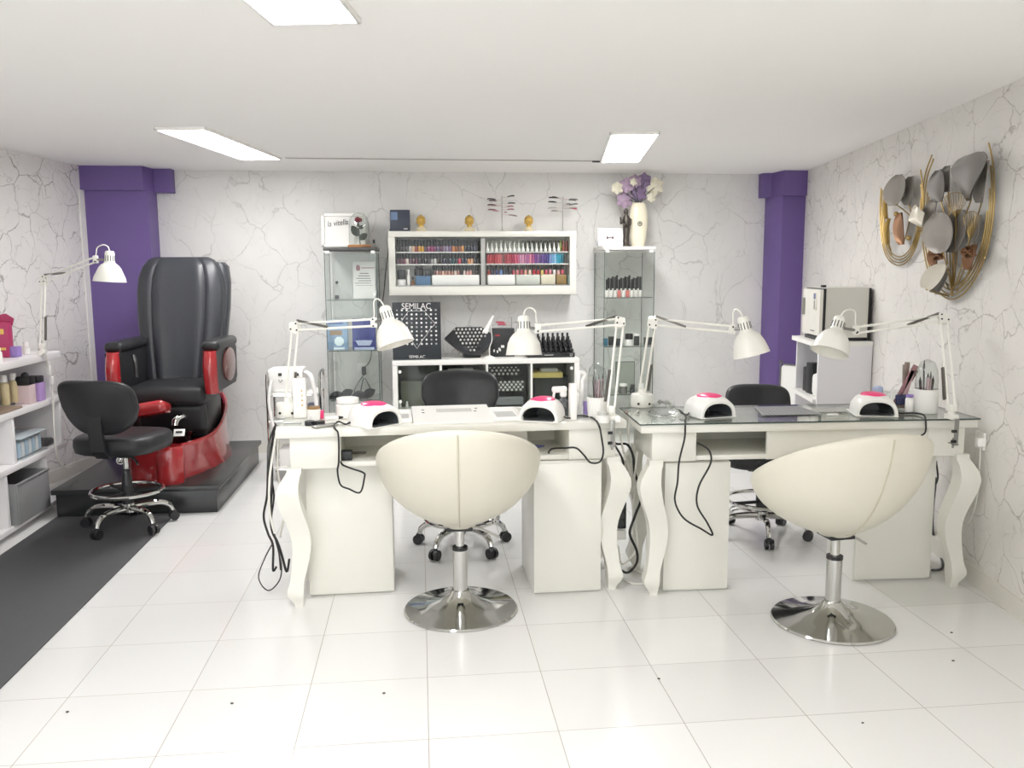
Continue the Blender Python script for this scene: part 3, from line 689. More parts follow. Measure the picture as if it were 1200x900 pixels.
g = G(CABLE_W); g.tube([(-2.25, 5.29, .965), HX(53, 415, -2.235), HX(57, 434, -2.235), HX(60, 446, -2.235), HX(62, 470, -2.235), HX(63, 500, -2.23), HX(65, 522, -2.225), HX(69, 540, -2.22), HX(78, 549, -2.21), HX(86, 547, -2.21), HX(84, 543, -2.21)], .006, 6, 5)
tag(g.build('power_cable'), 'white cord hanging down from the left shelf lamp with a curled end', 'cord')

# ------------------------------------------------------------------ white rolling trolley with a machine on it
tr = thing('equipment_trolley', 'white trolley with chrome frame behind the plain desk by the back wall', 'trolley', (-.93, 6.08, 0))
x0, x1 = HY(312, 440, 5.95).x, HY(374, 440, 5.95).x
g = G(CHROME)
for x in (x0, x1):
    g.tube([(x, 5.95, .05), (x, 5.95, .70), (x, 5.97, .745), (x, 6.02, .76), (x, 6.17, .76), (x, 6.22, .745), (x, 6.24, .70), (x, 6.24, .05)], .009, 8)
for z in (.08, .42, .6):
    g.tube([(x0, 5.95, z), (x1, 5.95, z)], .006, 6); g.tube([(x0, 6.24, z), (x1, 6.24, z)], .006, 6)
g.build('frame', tr, w=True)
for z in (.09, .42, .61):
    G(PLW).box(((x0 + x1) / 2, 6.095, z), (x1 - x0 - .02, .29, .014), .004).build('shelf', tr, w=True)
for x in (x0, x1):
    for y in (5.95, 6.24):
        g = G(BLKP); g.cyl((x - .01, y, .025), (x + .01, y, .025), .025); g.build('caster', tr, w=True)
ma = thing('beauty_machine', 'white machine with dark buttons on the trolley top shelf', 'machine', ((x0 + x1) / 2 - .06, 6.1, .618))
a, b = HY(313, 443, 5.97), HY(354, 430, 5.97)
g = G(PLW); g.box(((a.x + b.x) / 2, 6.1, .70), (b.x - a.x, .22, .16), .012); g.build('housing', ma, w=True)
for u in (328, 348): G(DARK).box(HY(u, 439, 5.987), (.024, .006, .02), .002).build('button', ma, w=True)
G(STEEL).tube([HY(326.5, 445, 5.985), HY(328.5, 448, 5.984), HY(331, 445, 5.985)], .003, 6, 3).build('dial', ma, w=True)
g = G(PLW); g.tube([HY(358, 436, 6.0), HY(364, 440, 5.93), HY(368, 455, 5.92), HY(371, 475, 5.92)], .014, 10, 4); g.build('hose', ma, w=True); g = G(PLW); g.tube([HY(318, 445, 5.95), HY(315, 470, 5.93), HY(320, 500, 5.92)], .011, 10, 4); g.build('hose', ma, w=True)
bx('folded_towel', 'white folded towel on the middle shelf of the trolley', 'towel', ((x0 + x1) / 2 - .04, 6.09, .475), (.20, .22, .09), PLW, .03)
bx('product_box', 'blue grey box on the middle shelf of the trolley', 'box', ((x0 + x1) / 2 + .12, 6.09, .475), (.09, .16, .09), mt('slate card', '6b7590', .5))
bx('product_box', 'white box on the bottom shelf of the trolley', 'box', ((x0 + x1) / 2, 6.09, .157), (.24, .2, .12), PLW)
# ------------------------------------------------------------------ glass display cabinets
def display_cabinet(label, x0, x1, y0, y1, h, shelves, topmat, postcol):
    o = thing('display_cabinet', label, 'display cabinet', ((x0 + x1) / 2, (y0 + y1) / 2, 0), 0)
    cx, cy, w_, d_ = (x0 + x1) / 2, (y0 + y1) / 2, x1 - x0, y1 - y0
    G(topmat).box((cx, cy, h - .012), (w_ + .016, d_ + .01, .024), .003).build('top', o, w=True)
    G(topmat).box((cx, cy, .045), (w_, d_, .09), .003).build('base', o, w=True)
    for nm, c, d in (('glass_door', (cx, y0 + .003, h / 2 + .03), (w_, .005, h - .14)), ('side_glass', (x0 + .003, cy, h / 2 + .03), (.005, d_ - .016, h - .14)), ('side_glass', (x1 - .003, cy, h / 2 + .03), (.005, d_ - .016, h - .14)), ('back_glass', (cx, y1 - .003, h / 2 + .03), (w_ - .014, .005, h - .14))):
        G(CABG).box(c, d).build(nm, o, w=True)
    g = G(EDGE)
    for x, y in ((x0, y0), (x1, y0), (x0, y1), (x1, y1)): g.box((x, y, h / 2 + .03), (.005, .005, h - .14))
    g.build('glass_edges', o, w=True)
    for z in shelves:
        s = G(CABG).box((cx, cy + .002, z), (w_ - .016, d_ - .02, .005)).build('glass_shelf', o, w=True)
        G(EDGE).box((cx, y0 + .0095, z), (w_ - .016, .003, .005)).build('front_edge', s, w=True)
    g = G(PLW)
    for x in (x0 + .022, x1 - .025): g.box((x, y0 - .001, h - .036), (.03, .012, .02), .003)
    g.build('hinge_clip', o, w=True)
    return o
DC0, DC1 = HY(380, 300, 6.53).x, HY(441, 300, 6.53).x
S1, S2, S0 = 1.235, .852, .47
display_cabinet('glass display cabinet with dark top by the white trolley', DC0, DC1, 6.53, 6.90, 1.63, (S0, S2, S1), mt('dark cabinet top', '4b4b4a', .4), 0)
EC0, EC1 = HY(708.5, 300, 6.53).x, HY(767, 300, 6.53).x
display_cabinet('glass display cabinet with white top under the vase of flowers', EC0, EC1, 6.53, 6.90, 1.63, (S0, S2, S1), WHITE2, 0)

# on and in the dark topped cabinet
zt = 1.6305
INK = mt('ink', '3a3a40', .6); PAPER = mt('paper', 'e6e5e2', .6, var=.01)
a, b = HY(376, 270, 6.68), HY(428, 270, 6.68)
o = thing('picture_frame', 'white framed hand lettered sign leaning on the dark topped cabinet', 'picture frame', ((a.x + b.x) / 2, 6.70, zt))
rot = M.Rotation(R(-9), 4, 'X'); cx = (a.x + b.x) / 2; W_, H_ = (b.x - a.x), .26
g = G(WHITE2); g.X = M.Translation(V((cx, 6.70, zt + .004))) @ rot
for c, d in (((0, 0, .012), (W_, .02, .024)), ((0, 0, H_ - .012), (W_, .02, .024)), ((-W_ / 2 + .012, 0, H_ / 2), (.024, .02, H_)), ((W_ / 2 - .012, 0, H_ / 2), (.024, .02, H_))): g.box(c, d, .003)
g.build('frame', o, w=True)
g = G(PAPER); g.X = M.Translation(V((cx, 6.70, zt + .004))) @ rot; g.box((0, .004, H_ / 2), (W_ - .03, .006, H_ - .03)); g.build('sheet', o, w=True)
q = M.Translation(V((cx, 6.70, zt + .004))) @ rot @ V((-.045, -.001, .185))
text_mesh('lettering', 'la vitella', .062, .0006, INK, o, q, (R(99 - 9 - 9), 0, R(0)), sx=.78, shear=.25).rotation_euler = (R(81), R(-7), 0)
# rose under a dome
rx = HY(421, 280, 6.62).x; ry = 6.63
o = thing('rose_dome', 'red rose under a clear glass dome on a cork base', 'ornament', (rx, ry, zt))
g = G(mt('cork', 'b07d52', .7, var=.2, vs=60)); g.lathe([(0, 0), (.085, 0), (.088, .006), (.088, .016), (.08, .02), (0, .02)], (rx, ry, zt), 36); g.build('base', o, w=True)
g = G(DOMEG); g.lathe([(.078, .02), (.079, .14), (.077, .18), (.066, .222), (.04, .25), (0, .262), ], (rx, ry, zt), 36); g.lathe([(.0755, .02), (.0765, .14), (.0745, .18), (.0635, .22), (.038, .2475), (0, .259)], (rx, ry, zt), 36); g.build('dome', o, w=True)
LEAFD = mt('dark leaf', '3c433c', .5); ROSE = mt('rose petal', '7d2233', .5, var=.2)
g = G(LEAFD); g.tube([(rx + .005, ry, zt + .02), (rx, ry, zt + .1), (rx - .004, ry, zt + .19)], .0045, 6, 3); g.build('stem', o, w=True)
g = G(ROSE); g.ball((rx - .004, ry, zt + .205), .02, (1, 1, .9))
for k in range(7):
    a_ = k * .9; g.ball((rx - .004 + .015 * math.cos(a_), ry + .015 * math.sin(a_), zt + .205 + .004 * (k % 3)), .014, (1, 1, 1.1), 10, 6)
g.build('bloom', o, w=True)
def leaf(g, c, l, w_, tilt, yaw=0, th=.002, cup=.12):
    """thin curved leaf blade with its base at c"""
    X = M.Translation(V(c)) @ M.Rotation(yaw, 4, 'Z') @ M.Rotation(tilt, 4, 'Y'); n = 9; vs = []; fs = []
    for sd in (0, 1):
        for i in range(n):
            t = i / (n - 1); hw = w_ / 2 * math.sin(math.pi * min(1, t * .92 + .06)) ** .8
            for k in (-1, 0, 1): vs.append(X @ V((k * hw, (abs(k) * cup * hw + th * sd) - .15 * l * t * t, l * t)))
    N = n * 3
    for sd in (0, 1):
        for i in range(n - 1):
            for k in (0, 1):
                f = (sd * N + i * 3 + k, sd * N + i * 3 + k + 1, sd * N + (i + 1) * 3 + k + 1, sd * N + (i + 1) * 3 + k); fs.append(f if sd else f[::-1])
    for i in range(n - 1):
        for k in (0, 2): fs.append((i * 3 + k, (i + 1) * 3 + k, N + (i + 1) * 3 + k, N + i * 3 + k))
    g.add(vs, fs)
for dx, dz, l, w_, ti in ((-.006, .085, .09, .06, R(-32)), (.004, .14, .035, .03, R(50)), (.004, .06, .07, .045, R(55)), (.004, .085, .06, .03, R(75)), (.002, .155, .03, .025, R(-40))):
    g = G(LEAFD); leaf(g, (rx + dx, ry, zt + dz), l, w_, ti); g.build('leaf', o, w=True, ang=80)
bottle('nail_polish_bottle', 'small dark capped clear bottle at the end of the dark cabinet top', 'bottle', HY(438, 280, 6.62).x * V((1, 0, 0)) + V((0, 6.62, zt)), .013, .03, .028, glass('clear bottle', (.9, .9, .88), 1), BLKP)
# inside
o = thing('certificate_stand', 'printed certificate sheet in a clear stand inside the dark topped cabinet', 'certificate', (HY(429, 340, 6.72).x, 6.74, S1 + .003))
x = HY(427, 340, 6.74).x
g = G(PAPER); g.box((x, 6.75, S1 + .003 + .145), (.17, .003, .285), 0, M.Rotation(R(-6), 4, 'X')); g.build('sheet', o, w=True)
g = G(CLEAR); g.box((x, 6.742, S1 + .003 + .15), (.18, .003, .295), 0, M.Rotation(R(-6), 4, 'X')); g.box((x, 6.73, S1 + .006), (.18, .09, .004)); g.build('holder', o, w=True)
g = G(mt('faded rose ink', 'a0707a', .6)); g.ball((x - .045, 6.757, S1 + .24), .016, (1, .1, 1.7)); 
for k, (dx, w_) in enumerate(((.03, .1),)): g.box((x + dx, 6.757, S1 + .242), (w_, .002, .006))
g.use(INK)
for k, (dx, w_) in enumerate(((.0, .07), (.0, .09), (-.005, .11), (.005, .1), (-.01, .12), (0, .13), (0, .10))): g.box((x + dx, 6.754 - k * .0018, S1 + .20 - k * .019), (w_, .002, .005), 0)
g.build('print', o, w=True)
x = HY(395, 340, 6.72).x
o = thing('perfume_bottle', 'little clear perfume bottle beside the certificate in the cabinet', 'bottle', (x, 6.72, S1 + .003))
g = G(CLEAR); g.lathe([(0, 0), (.022, 0), (.024, .02), (.024, .09), (.012, .105), (.008, .12), (0, .12)], (x, 6.72, S1 + .003), 20); g.build('flask', o, w=True)
g = G(DARK); g.box((x, 6.70, S1 + .02), (.03, .02, .03), .004); g.ball((x, 6.72, S1 + .132), .012); g.build('stopper', o, w=True)
x = HY(396, 400, 6.62).x
o = thing('product_box', 'pale blue box with a white octagon inside the dark topped cabinet', 'box', (x, 6.62, S2 + .003))
g = G(mt('pale blue card', '88a3c0', .4, var=.15)); g.box((x, 6.62, S2 + .118), (.155, .05, .23), .002); g.build('carton', o, w=True)
g = G(mt('tan print', '9a8266', .5, var=.2)); g.box((x - .01, 6.594, S2 + .135), (.09, .002, .035)); g.build('print', o, w=True)
g = G(mt('ice print', 'd6e6ea', .4)); g.prism([(x + .012 + .037 * math.cos(R(22.5 + 45 * k)), S2 + .07 + .037 * math.sin(R(22.5 + 45 * k))) for k in range(8)], .002, M.Translation(V((0, 6.592, 0)))); g.box((x + .01, 6.594, S2 + .015), (.08, .002, .014)); g.build('emblem', o, w=True); G(mt('blue print', '5570a8', .5)).box((x - .01, 6.594, S2 + .21), (.11, .002, .016)).build('title_strip', o, w=True)
x = HY(427, 400, 6.62).x
o = thing('product_box', 'navy blue box beside the pale blue one inside the dark topped cabinet', 'box', (x, 6.62, S2 + .003))
g = G(mt('navy card', '3d4684', .4, var=.1)); g.box((x, 6.62, S2 + .122), (.175, .06, .238), .002); g.build('carton', o, w=True)
g = G(mt('light blue print', 'a9b4cf', .4)); g.prism([(x - .066, S2 + .075), (x + .066, S2 + .075), (x + .045, S2 + .035), (x - .045, S2 + .035)], .002, M.Translation(V((0, 6.588, 0)))); g.box((x, 6.589, S2 + .013), (.15, .002, .018)); g.build('print', o, w=True)
o = thing('wall_outlet', 'white wall outlet with grey plug behind the dark topped cabinet', 'outlet', HY(425, 432, 6.935))
p = HY(425, 432, 6.935); g = G(PLW); g.box(p + V((0, .006, 0)), (.085, .012, .085), .004); g.build('face_plate', o, w=True)
q = HY(426.5, 434.5, 6.91)
o = thing('power_plug', 'grey plug and looped cord in the outlet behind the dark topped cabinet', 'plug', q)
GC = mt('grey cord', '55575a', .5); g = G(GC); g.box(q, (.035, .03, .07), .01); g.build('plug_body', o, w=True)
g = G(GC); g.tube([q + V((0, 0, -.03)), q + V((-.05, .0, -.10)), q + V((-.08, 0, -.17)), q + V((-.04, 0, -.19)), q + V((.0, 0, -.06)), q + V((.05, 0, -.15)), q + V((.06, 0, -.18)), q + V((.0, 0, -.21)), q + V((-.05, 0, -.22))], .004, 6, 5); g.tube([q + V((.01, 0, .03)), q + V((.05, 0, .08)), q + V((.065, 0, .16))], .004, 6, 4); g.build('cord', o, w=True)
x = HY(412, 468, 6.6).x
o = thing('black_tray', 'dark wavy leaf shaped dish at the bottom of the dark topped cabinet', 'dish', (x, 6.64, S0 + .003))
g = G(DARK)
for k in range(4): leaf(g, (x - .17 + k * .085, 6.64, S0 + .014), .11, .07, R(76 - 16 * (k % 2)), 0, .004)
g.box((x - .02, 6.64, S0 + .008), (.3, .08, .01), .004); g.build('dish', o, w=True)

# on the white topped cabinet
x = HY(715.5, 280, 6.62).x
o = thing('picture_frame', 'small white frame with a dark bow picture on the white cabinet top', 'picture frame', (x, 6.62, zt))
rot = M.Rotation(R(-14), 4, 'X'); g = G(WHITE2); g.X = M.Translation(V((x, 6.62, zt + .003))) @ rot
for c, d in (((0, 0, .008), (.20, .018, .016)), ((0, 0, .137), (.20, .018, .016)), ((-.092, 0, .0725), (.016, .018, .145)), ((.092, 0, .0725), (.016, .018, .145))): g.box(c, d, .003)
g.build('frame', o, w=True)
g = G(PAPER); g.X = M.Translation(V((x, 6.62, zt + .003))) @ rot; g.box((0, .004, .0725), (.18, .006, .125)); g.build('picture', o, w=True)
g = G(mt('plum ink', '4c2c34', .5)); g.X = M.Translation(V((x, 6.62, zt + .003))) @ rot
for s_ in (-1, 1): g.prism([(s_ * .004, .07), (s_ * .028, .084), (s_ * .028, .056)], .003, M.Translation(V((0, -.002, 0))))
g.ball((0, -.001, .07), .006); g.build('bow', o, w=True)
x = HY(733.5, 280, 6.66).x; z = zt
o = thing('statuette', 'slim dark robed figurine beside the cream vase', 'figurine', (x, 6.66, z))
g = G(mt('dark pewter', '4a443e', .35, metal=.4, var=.2)); rings = []
for zz, rx_, ry_, dx in ((0, .042, .035, 0), (.014, .042, .035, 0), (.018, .028, .024, 0), (.07, .022, .02, .002), (.13, .026, .022, .004), (.18, .03, .022, .006), (.215, .034, .022, .005), (.238, .022, .018, .002), (.25, .012, .012, 0), (.262, .018, .018, -.002), (.285, .017, .018, -.002), (.297, .008, .008, -.002)):
    rings.append([(x + dx + rx_ * math.cos(k * math.pi / 10), 6.66 + ry_ * math.sin(k * math.pi / 10), z + zz) for k in range(20)])
g.loft(rings); g.tube([(x + .03, 6.65, z + .215), (x + .02, 6.63, z + .17), (x - .015, 6.625, z + .165)], [.012, .011, .009], 8, 4); g.tube([(x - .03, 6.65, z + .21), (x - .045, 6.64, z + .18), (x - .05, 6.635, z + .23)], [.011, .009, .006], 8, 4); g.ball((x - .018, 6.622, z + .17), .014)
g.build('figure', o, w=True, ang=70)
vx, vy = HY(748.5, 260, 6.70).x, 6.71
o = thing('vase', 'tall cream oval ceramic vase on the white cabinet top', 'vase', (vx, vy, zt))
g = G(mt('cream ceramic', 'e6dfc9', .15, coat=.6, var=.02)); g.lathe([(0, 0), (.048, 0), (.053, .01), (.066, .08), (.075, .17), (.075, .23), (.068, .29), (.056, .335), (.048, .345), (.042, .335), (.05, .28), (0, .27)], (vx, vy, zt), 40, None, 1, .6); g.build('body', o, w=True)
g = G(mt('grey hole', '6d6d60', .5)); g.tube([(vx + .016 * math.cos(k * .314), vy - .046, zt + .18 + .016 * math.sin(k * .314)) for k in range(20)], .004, 6, closed=True); g.ball((vx, vy - .042, zt + .18), .009); g.build('medallion', o, w=True)
PF = mt('mauve petal', 'a58fa5', .6, var=.35, vs=40); PF2 = mt('plum petal', '806c8c', .6, var=.3, vs=40); CF = mt('cream petal', 'ddd8c4', .6, var=.05)
def flower(label, u, v, r, mat, n=6, y=None):
    y = y or vy - .05 + random.uniform(-.03, .05); c = HY(u, v, y)
    o = thing('artificial_flower', label, 'flower', c, 0, 'artificial flowers in the cream vase')
    for lay in (0, 1):
        for k in range(n):
            an = 2 * math.pi * (k + .5 * lay) / n; g = G(mat)
            X = M.Rotation(an, 4, 'Y') @ M.Rotation(R(-28 - 25 * lay), 4, 'X'); g.X = M.Translation(c) @ X
            leaf(g, (0, 0, r * .1), r * (1.1 - .25 * lay), r * 1.2, 0, 0, .002, .4); g.build('petal', o, w=True, ang=80)
    g = G(mat); g.ball(c + V((0, -.008, 0)), r * .16); g.build('heart', o, w=True)
    top = V((vx, vy, zt + .335)); g = G(LEAFD); g.tube([c + V((0, .01, 0)), (c + top) / 2 + V((0, .01, .01)), top + (c - top) * .06, top - V((0, 0, .05))], .003, 6, 5); g.build('stem', o, w=True)
for lb, u, v, r, m in (('mauve flower low over the vase mouth towards the small frame', 733, 234, .062, PF), ('plum flower directly above the vase mouth', 749, 226, .066, PF2), ('plum flower highest in the vase against the ceiling', 756, 211, .055, PF2), ('mauve flower above the cream bloom facing the wall cabinet', 735, 217, .055, PF), ('mauve flower at the top centre of the bouquet', 745, 212, .05, PF),
                       ('cream flower on the side facing the wall cabinet', 724, 220, .045, CF), ('large cream flower on the outer side away from the wall cabinet', 769, 218, .065, CF), ('small cream bud below the large cream flower', 764, 231, .035, CF), ('tiny cream bud amid the mauve blooms', 743, 213, .028, CF)): flower(lb, u, v, r, m)
# inside the white topped cabinet
CAPB = mt('black cap', '222224', .35); LABW = mt('white label bottle', 'd9d6d2', .35); LABR = mt('red label bottle', 'c4706a', .4)
for rowi, (y, n, zb) in enumerate(((6.63, 9, 0), (6.72, 8, .0))):
    for k in range(n):
        u = 711 + k * 4.9 + (2 if rowi else 0); p = HY(u, 340, y); p.z = S1 + .003
        m = LABR if (rowi == 0 and k in (3, 5)) else LABW
        bottle('gel_bottle', '%s black capped bottle from the left, %s row, white topped cabinet' % (ORD[k], 'front' if rowi == 0 else 'rear'), 'bottle', p, .0145, .055 + .012 * rowi, .085 + .01 * ((k * 7) % 3), m, CAPB, 'black capped bottles on the top glass shelf', .62, n=14)
for u, y, w_, h_, m, lb in ((706, 6.62, .035, .06, mt('teal card', '3f6e86', .4), 'tiny teal box first on the middle shelf of the white topped cabinet'), (714, 6.66, .05, .07, DARK, 'small dark box behind the lamp arms on the middle glass shelf'), (722, 6.62, .04, .055, DARK, 'small black box with grey sides on the middle glass shelf'),
                       (757, 6.64, .065, .06, DARK, 'dark cube at the far end of the middle glass shelf')):
    p = HY(u, 400, y); bx('small_carton', lb, 'box', V((p.x + .02, y, S2 + .003 + h_ / 2)), (w_, .05, h_), m)
for u, r, h, ch, b_, c_, lb in ((737, .033, .05, .045, PLW, CAPB, 'white cream jar with black lid on the middle glass shelf'), (746, .022, .075, .02, DARK, PLW, 'dark little pot with white lid on the middle glass shelf')):
    p = HY(u, 400, 6.63); p.z = S2 + .003; bottle('cream_jar', lb, 'jar', p, r, h, ch, b_, c_, None, .95)
x = HY(733, 455, 6.68).x
o = thing('picture_frame', 'thin dark edged glass frame standing on the lowest visible glass shelf', 'picture frame', (x, 6.70, S0 + .003))
g = G(mt('greenish panel', '9aa096', .3)); g.box((x, 6.70, S0 + .125), (.15, .006, .24)); g.build('pane', o, w=True)
g = G(DARK)
for c, d in (((-.076, 0, .125), (.004, .01, .244)), ((.076, 0, .125), (.004, .01, .244)), ((0, 0, .246), (.156, .01, .004)), ((0, 0, .005), (.156, .01, .004))): g.box(V((x, 6.70, S0)) + V(c), d)
g.build('frame', o, w=True)
for u, r, h, ch, b_, c_, lb in ((730, .034, .06, .02, STEEL, PLW, 'metal pot with white lid on the lowest visible glass shelf'), (741, .02, .04, .03, DARK, DARK, 'tiny dark pot on the lowest visible glass shelf'), (751, .026, .05, .03, PLW, PLW, 'small white pot on the lowest visible glass shelf')):
    p = HY(u, 470, 6.6); p.z = S0 + .003; bottle('pot', lb, 'pot', p, r, h, ch, b_, c_, None, .9)

# ------------------------------------------------------------------ white wall cabinet full of polish
yF = 6.72
X0, X1 = HY(455.5, 305, yF).x, HY(675.5, 305, yF).x; ZT, ZB = 1.757, 1.262
wc = thing('wall_cabinet', 'white wall cabinet with glass front full of nail polish', 'cabinet', ((X0 + X1) / 2, 6.835, ZB))
g = G(WHITE); ym, dp = (yF + YB) / 2, YB - yF - .002
g.box(((X0 + X1) / 2, ym, ZT - .022), (X1 - X0, dp, .044), .003); g.box(((X0 + X1) / 2, ym, ZB + .034), (X1 - X0, dp, .068), .003)
for x in (X0 + .025, X1 - .027): g.box((x, ym, (ZT - .044 + ZB + .068) / 2), (.05, dp, ZT - ZB - .112))
g.build('carcass', wc, w=True)
G(WHITE2).box(((X0 + X1) / 2, YB - .01, (ZT + ZB) / 2), (X1 - X0 - .02, .012, ZT - ZB - .02)).build('back_panel', wc, w=True)
XM = HY(566.5, 305, yF).x
G(WHITE2).box((XM, ym + .012, (ZT + ZB) / 2), (.03, dp - .03, ZT - ZB - .1), .002).build('divider', wc, w=True)
za, zb = HY(516, 295, 6.80).z, HY(516, 309.2, 6.80).z
zc = HY(516, 322.3, 6.80).z; zd = ZB + .069
for z in (za, zb):
    for x0, x1 in ((X0 + .05, XM - .015), (XM + .015, X1 - .054)):
        G(WHITE2).box(((x0 + x1) / 2, 6.855, z - .005), (x1 - x0, .16, .008)).build('cabinet_shelf', wc, w=True)
for x0, x1, yy in ((X0 + .05, XM + .02, yF + .02), (XM - .02, X1 - .054, yF + .03)):
    G(CLEAR).box(((x0 + x1) / 2, yy, (ZT + ZB) / 2 + .01), (x1 - x0, .004, ZT - ZB - .11)).build('sliding_glass', wc, w=True)
G(STEEL).box(((X0 + X1) / 2, yF + .025, zd + .004), (X1 - X0 - .11, .03, .008)).build('track', wc, w=True)
_pm = {}
def pol(c):
    if c not in _pm: _pm[c] = mt('polish ' + c, c, .2, coat=.4, var=.05)
    return _pm[c]
def cname(c):
    import colorsys
    h, s, v = colorsys.rgb_to_hsv(*[int(c[k:k + 2], 16) / 255 for k in (0, 2, 4)]); h *= 360
    if v < .30: return 'near black'
    if s < .14: return 'pale grey' if v > .65 else 'grey'
    n = 'red' if h < 12 or h > 345 else 'orange' if h < 32 else 'golden' if h < 60 else 'teal' if h < 200 else 'blue' if h < 250 else 'purple' if h < 290 else 'plum' if h < 320 else 'pink'
    return ('dark ' if v < .5 else 'pale ' if s < .35 and v > .6 else '') + n
def polish_row(cols, x0, x1, y, z, r, bh, chh, where, grp, capm=None, names=None):
    n = len(cols)
    for i, c in enumerate(cols):
        if c is None: continue
        x = x0 + (x1 - x0) * (i + .5) / n
        bottle('nail_polish_bottle', '%s bottle from the left, %s, %s' % (ORD[i], cname(c), where), 'bottle', (x, y + random.uniform(-.006, .006), z), r, bh * random.uniform(.95, 1.05), chh * random.uniform(.92, 1.06), pol(c), capm or CAPB, grp, .9, n=12)
L0, L1, R0, R1 = X0 + .058, XM - .025, XM + .03, X1 - .062
D_, N_, P_ = '2a2628', '2c2c3c', '5a3a4a'
c1 = [D_, D_, '5d5758', '4a4548', 'b9b4b2', 'd0a98a', '8a4a40', 'c9952f', 'c9952f', P_, '8a3a66', '9a2f63', '7a3560', '6a5a78', '6b3a55', '7d6a80', '8d7f98', '76597a', 'c07a45', '9a5a38', '7a4a38', 'c8884a', D_, N_, '33343f', '3d3f55', D_]
polish_row(c1, L0, L1, 6.80, za, .0122, .046, .046, 'top shelf of the bay beside the dark box', 'nail polish bottles on the top shelf')
polish_row([D_, N_, '33303a', D_, '3a3336', N_] * 4 + [D_, N_], L0 + .01, L1 - .012, 6.842, za, .0118, .046, .046, 'rear top row, bay beside the dark box', 'dark polish bottles in the rear top row')
c2 = [P_, '6b4352', '743a4d', 'c9bdb4', P_, '5b3443', '6b4352', '3a3338', D_, D_, '3a3338', '8f8e90', 'c9c7c6', '40352f', D_, '3a3a52', N_, '2e3d46', '35545a', D_, 'b8344c', N_, '3b3b55', 'c9874f', 'd3a987', D_, D_]
polish_row(c2, L0, L1, 6.80, zb, .0122, .042, .042, 'middle shelf of the bay beside the dark box', 'nail polish bottles on the middle shelf')
polish_row([N_, D_, D_, '3a3336', N_, '33303a'] * 4 + [D_, N_], L0 + .01, L1 - .012, 6.842, zb, .0118, .042, .042, 'rear middle row, bay beside the dark box', 'dark polish bottles in the rear middle row')
xb0, xb1 = HY(507, 328, 6.80).x, HY(560.5, 328, 6.80).x
c3 = ['6a4347', 'c4968e', '9a6b60', 'd9b6a0', 'b98b7c', 'c08f80', 'a9786c', 'd7c5b9', 'b07c74', '3a3034', 'd9cfc6', 'c98f8c', 'd8a79b', '5b5048', '4d4340']
polish_row(c3, xb0, xb1, 6.80, zc, .0115, .034, .042, 'row on the long white box', 'nail polish bottles on the long white box')
bx('long_box', 'long white box on the cabinet floor under the nude polish row', 'box', ((xb0 + xb1) / 2, 6.80, (zc + zd + .008) / 2), (xb1 - xb0 + .01, .09, zc - zd - .009), PLW)
a = HY(496, 328, 6.79)
bx('gift_box', 'steel blue box on the cabinet floor under a black round pot', 'box', (a.x, 6.79, (zc + zd + .008) / 2 - .003), (.115, .08, zc - zd - .015), mt('steel blue card', '4d7396', .4, var=.15))
bottle('black_jar', 'large round black jar on top of the steel blue box', 'jar', (HY(491, 320, 6.79).x, 6.79, zc - .006), .036, .06, .02, CAPB, CAPB, None, .8)
bx('small_carton', 'small black carton on the steel blue box beside the round jar', 'box', (HY(502, 318, 6.79).x, 6.79, zc + .02), (.05, .05, .05), CAPB)
p = HY(470.5, 330, 6.79); bottle('gel_pot', 'white gel pot with big black lid at the corner of the cabinet floor', 'jar', (p.x, 6.79, zd + .001), .038, .055, .075, PLW, CAPB, None, .85)
p = HY(479, 330, 6.79); bottle('lotion_bottle', 'slim white bottle beside the big black lidded pot in the cabinet', 'bottle', (p.x, 6.77, zd + .001), .013, .09, .04, PLW, PLW, None, .6)
p = HY(484, 330, 6.79); bottle('amber_bottle', 'little amber bottle next to the steel blue box', 'bottle', (p.x, 6.765, zd + .001), .012, .045, .03, mt('amber', '8a5f3a', .2), CAPB, None, .6)
# right bay
NB = mt('clear applicator bottle', '9a9f96', .15, coat=.5); TIPW = mt('white applicator', 'f2f2ee', .3)
for i in range(17):
    x = R0 + .008 + (R1 - R0 - .08) * i / 16.; z = za
    m = NB if i < 8 else mt('dark applicator bottle', '3d4038', .2, coat=.4)
    g = G(TIPW); g.lathe([(0, 0), (.011, 0), (.0125, .008), (.012, .018), (.0062, .03), (.004, .05), (.0035, .066), (0, .066)], (x, 6.775, z), 12)
    o = tag(g.build('applicator_bottle'), '%s white spire shaped bottle from the left on the top shelf of the colourful bay' % ORD[i], 'bottle', 'white spire bottles on the top shelf')
    g = G(m); g.lathe([(0, .066), (.008, .066), (.008, .085), (0, .086)], (x, 6.775, z), 10); g.build('cap', o, w=True)
    bottle('nail_polish_bottle', '%s %s bottle from the left behind the white spire bottles' % (ORD[i], 'grey green' if i < 8 else 'dark'), 'bottle', (x + .018, 6.83, z), .014, .045, .04, m, m, 'bottles behind the white spires', .8, n=10)
for k, (c, nm) in enumerate((('7d8a3a', 'olive'), ('8a4a3e', 'brick'), ('7a3a34', 'dark red'))):
    bottle('nail_polish_bottle', '%s bottle at the end of the top shelf of the colourful bay' % nm, 'bottle', (R1 - .055 + .025 * k, 6.80, za), .0115, .045, .038, pol(c), pol(c), 'bottles at the end of the colourful top shelf', .8, n=12)
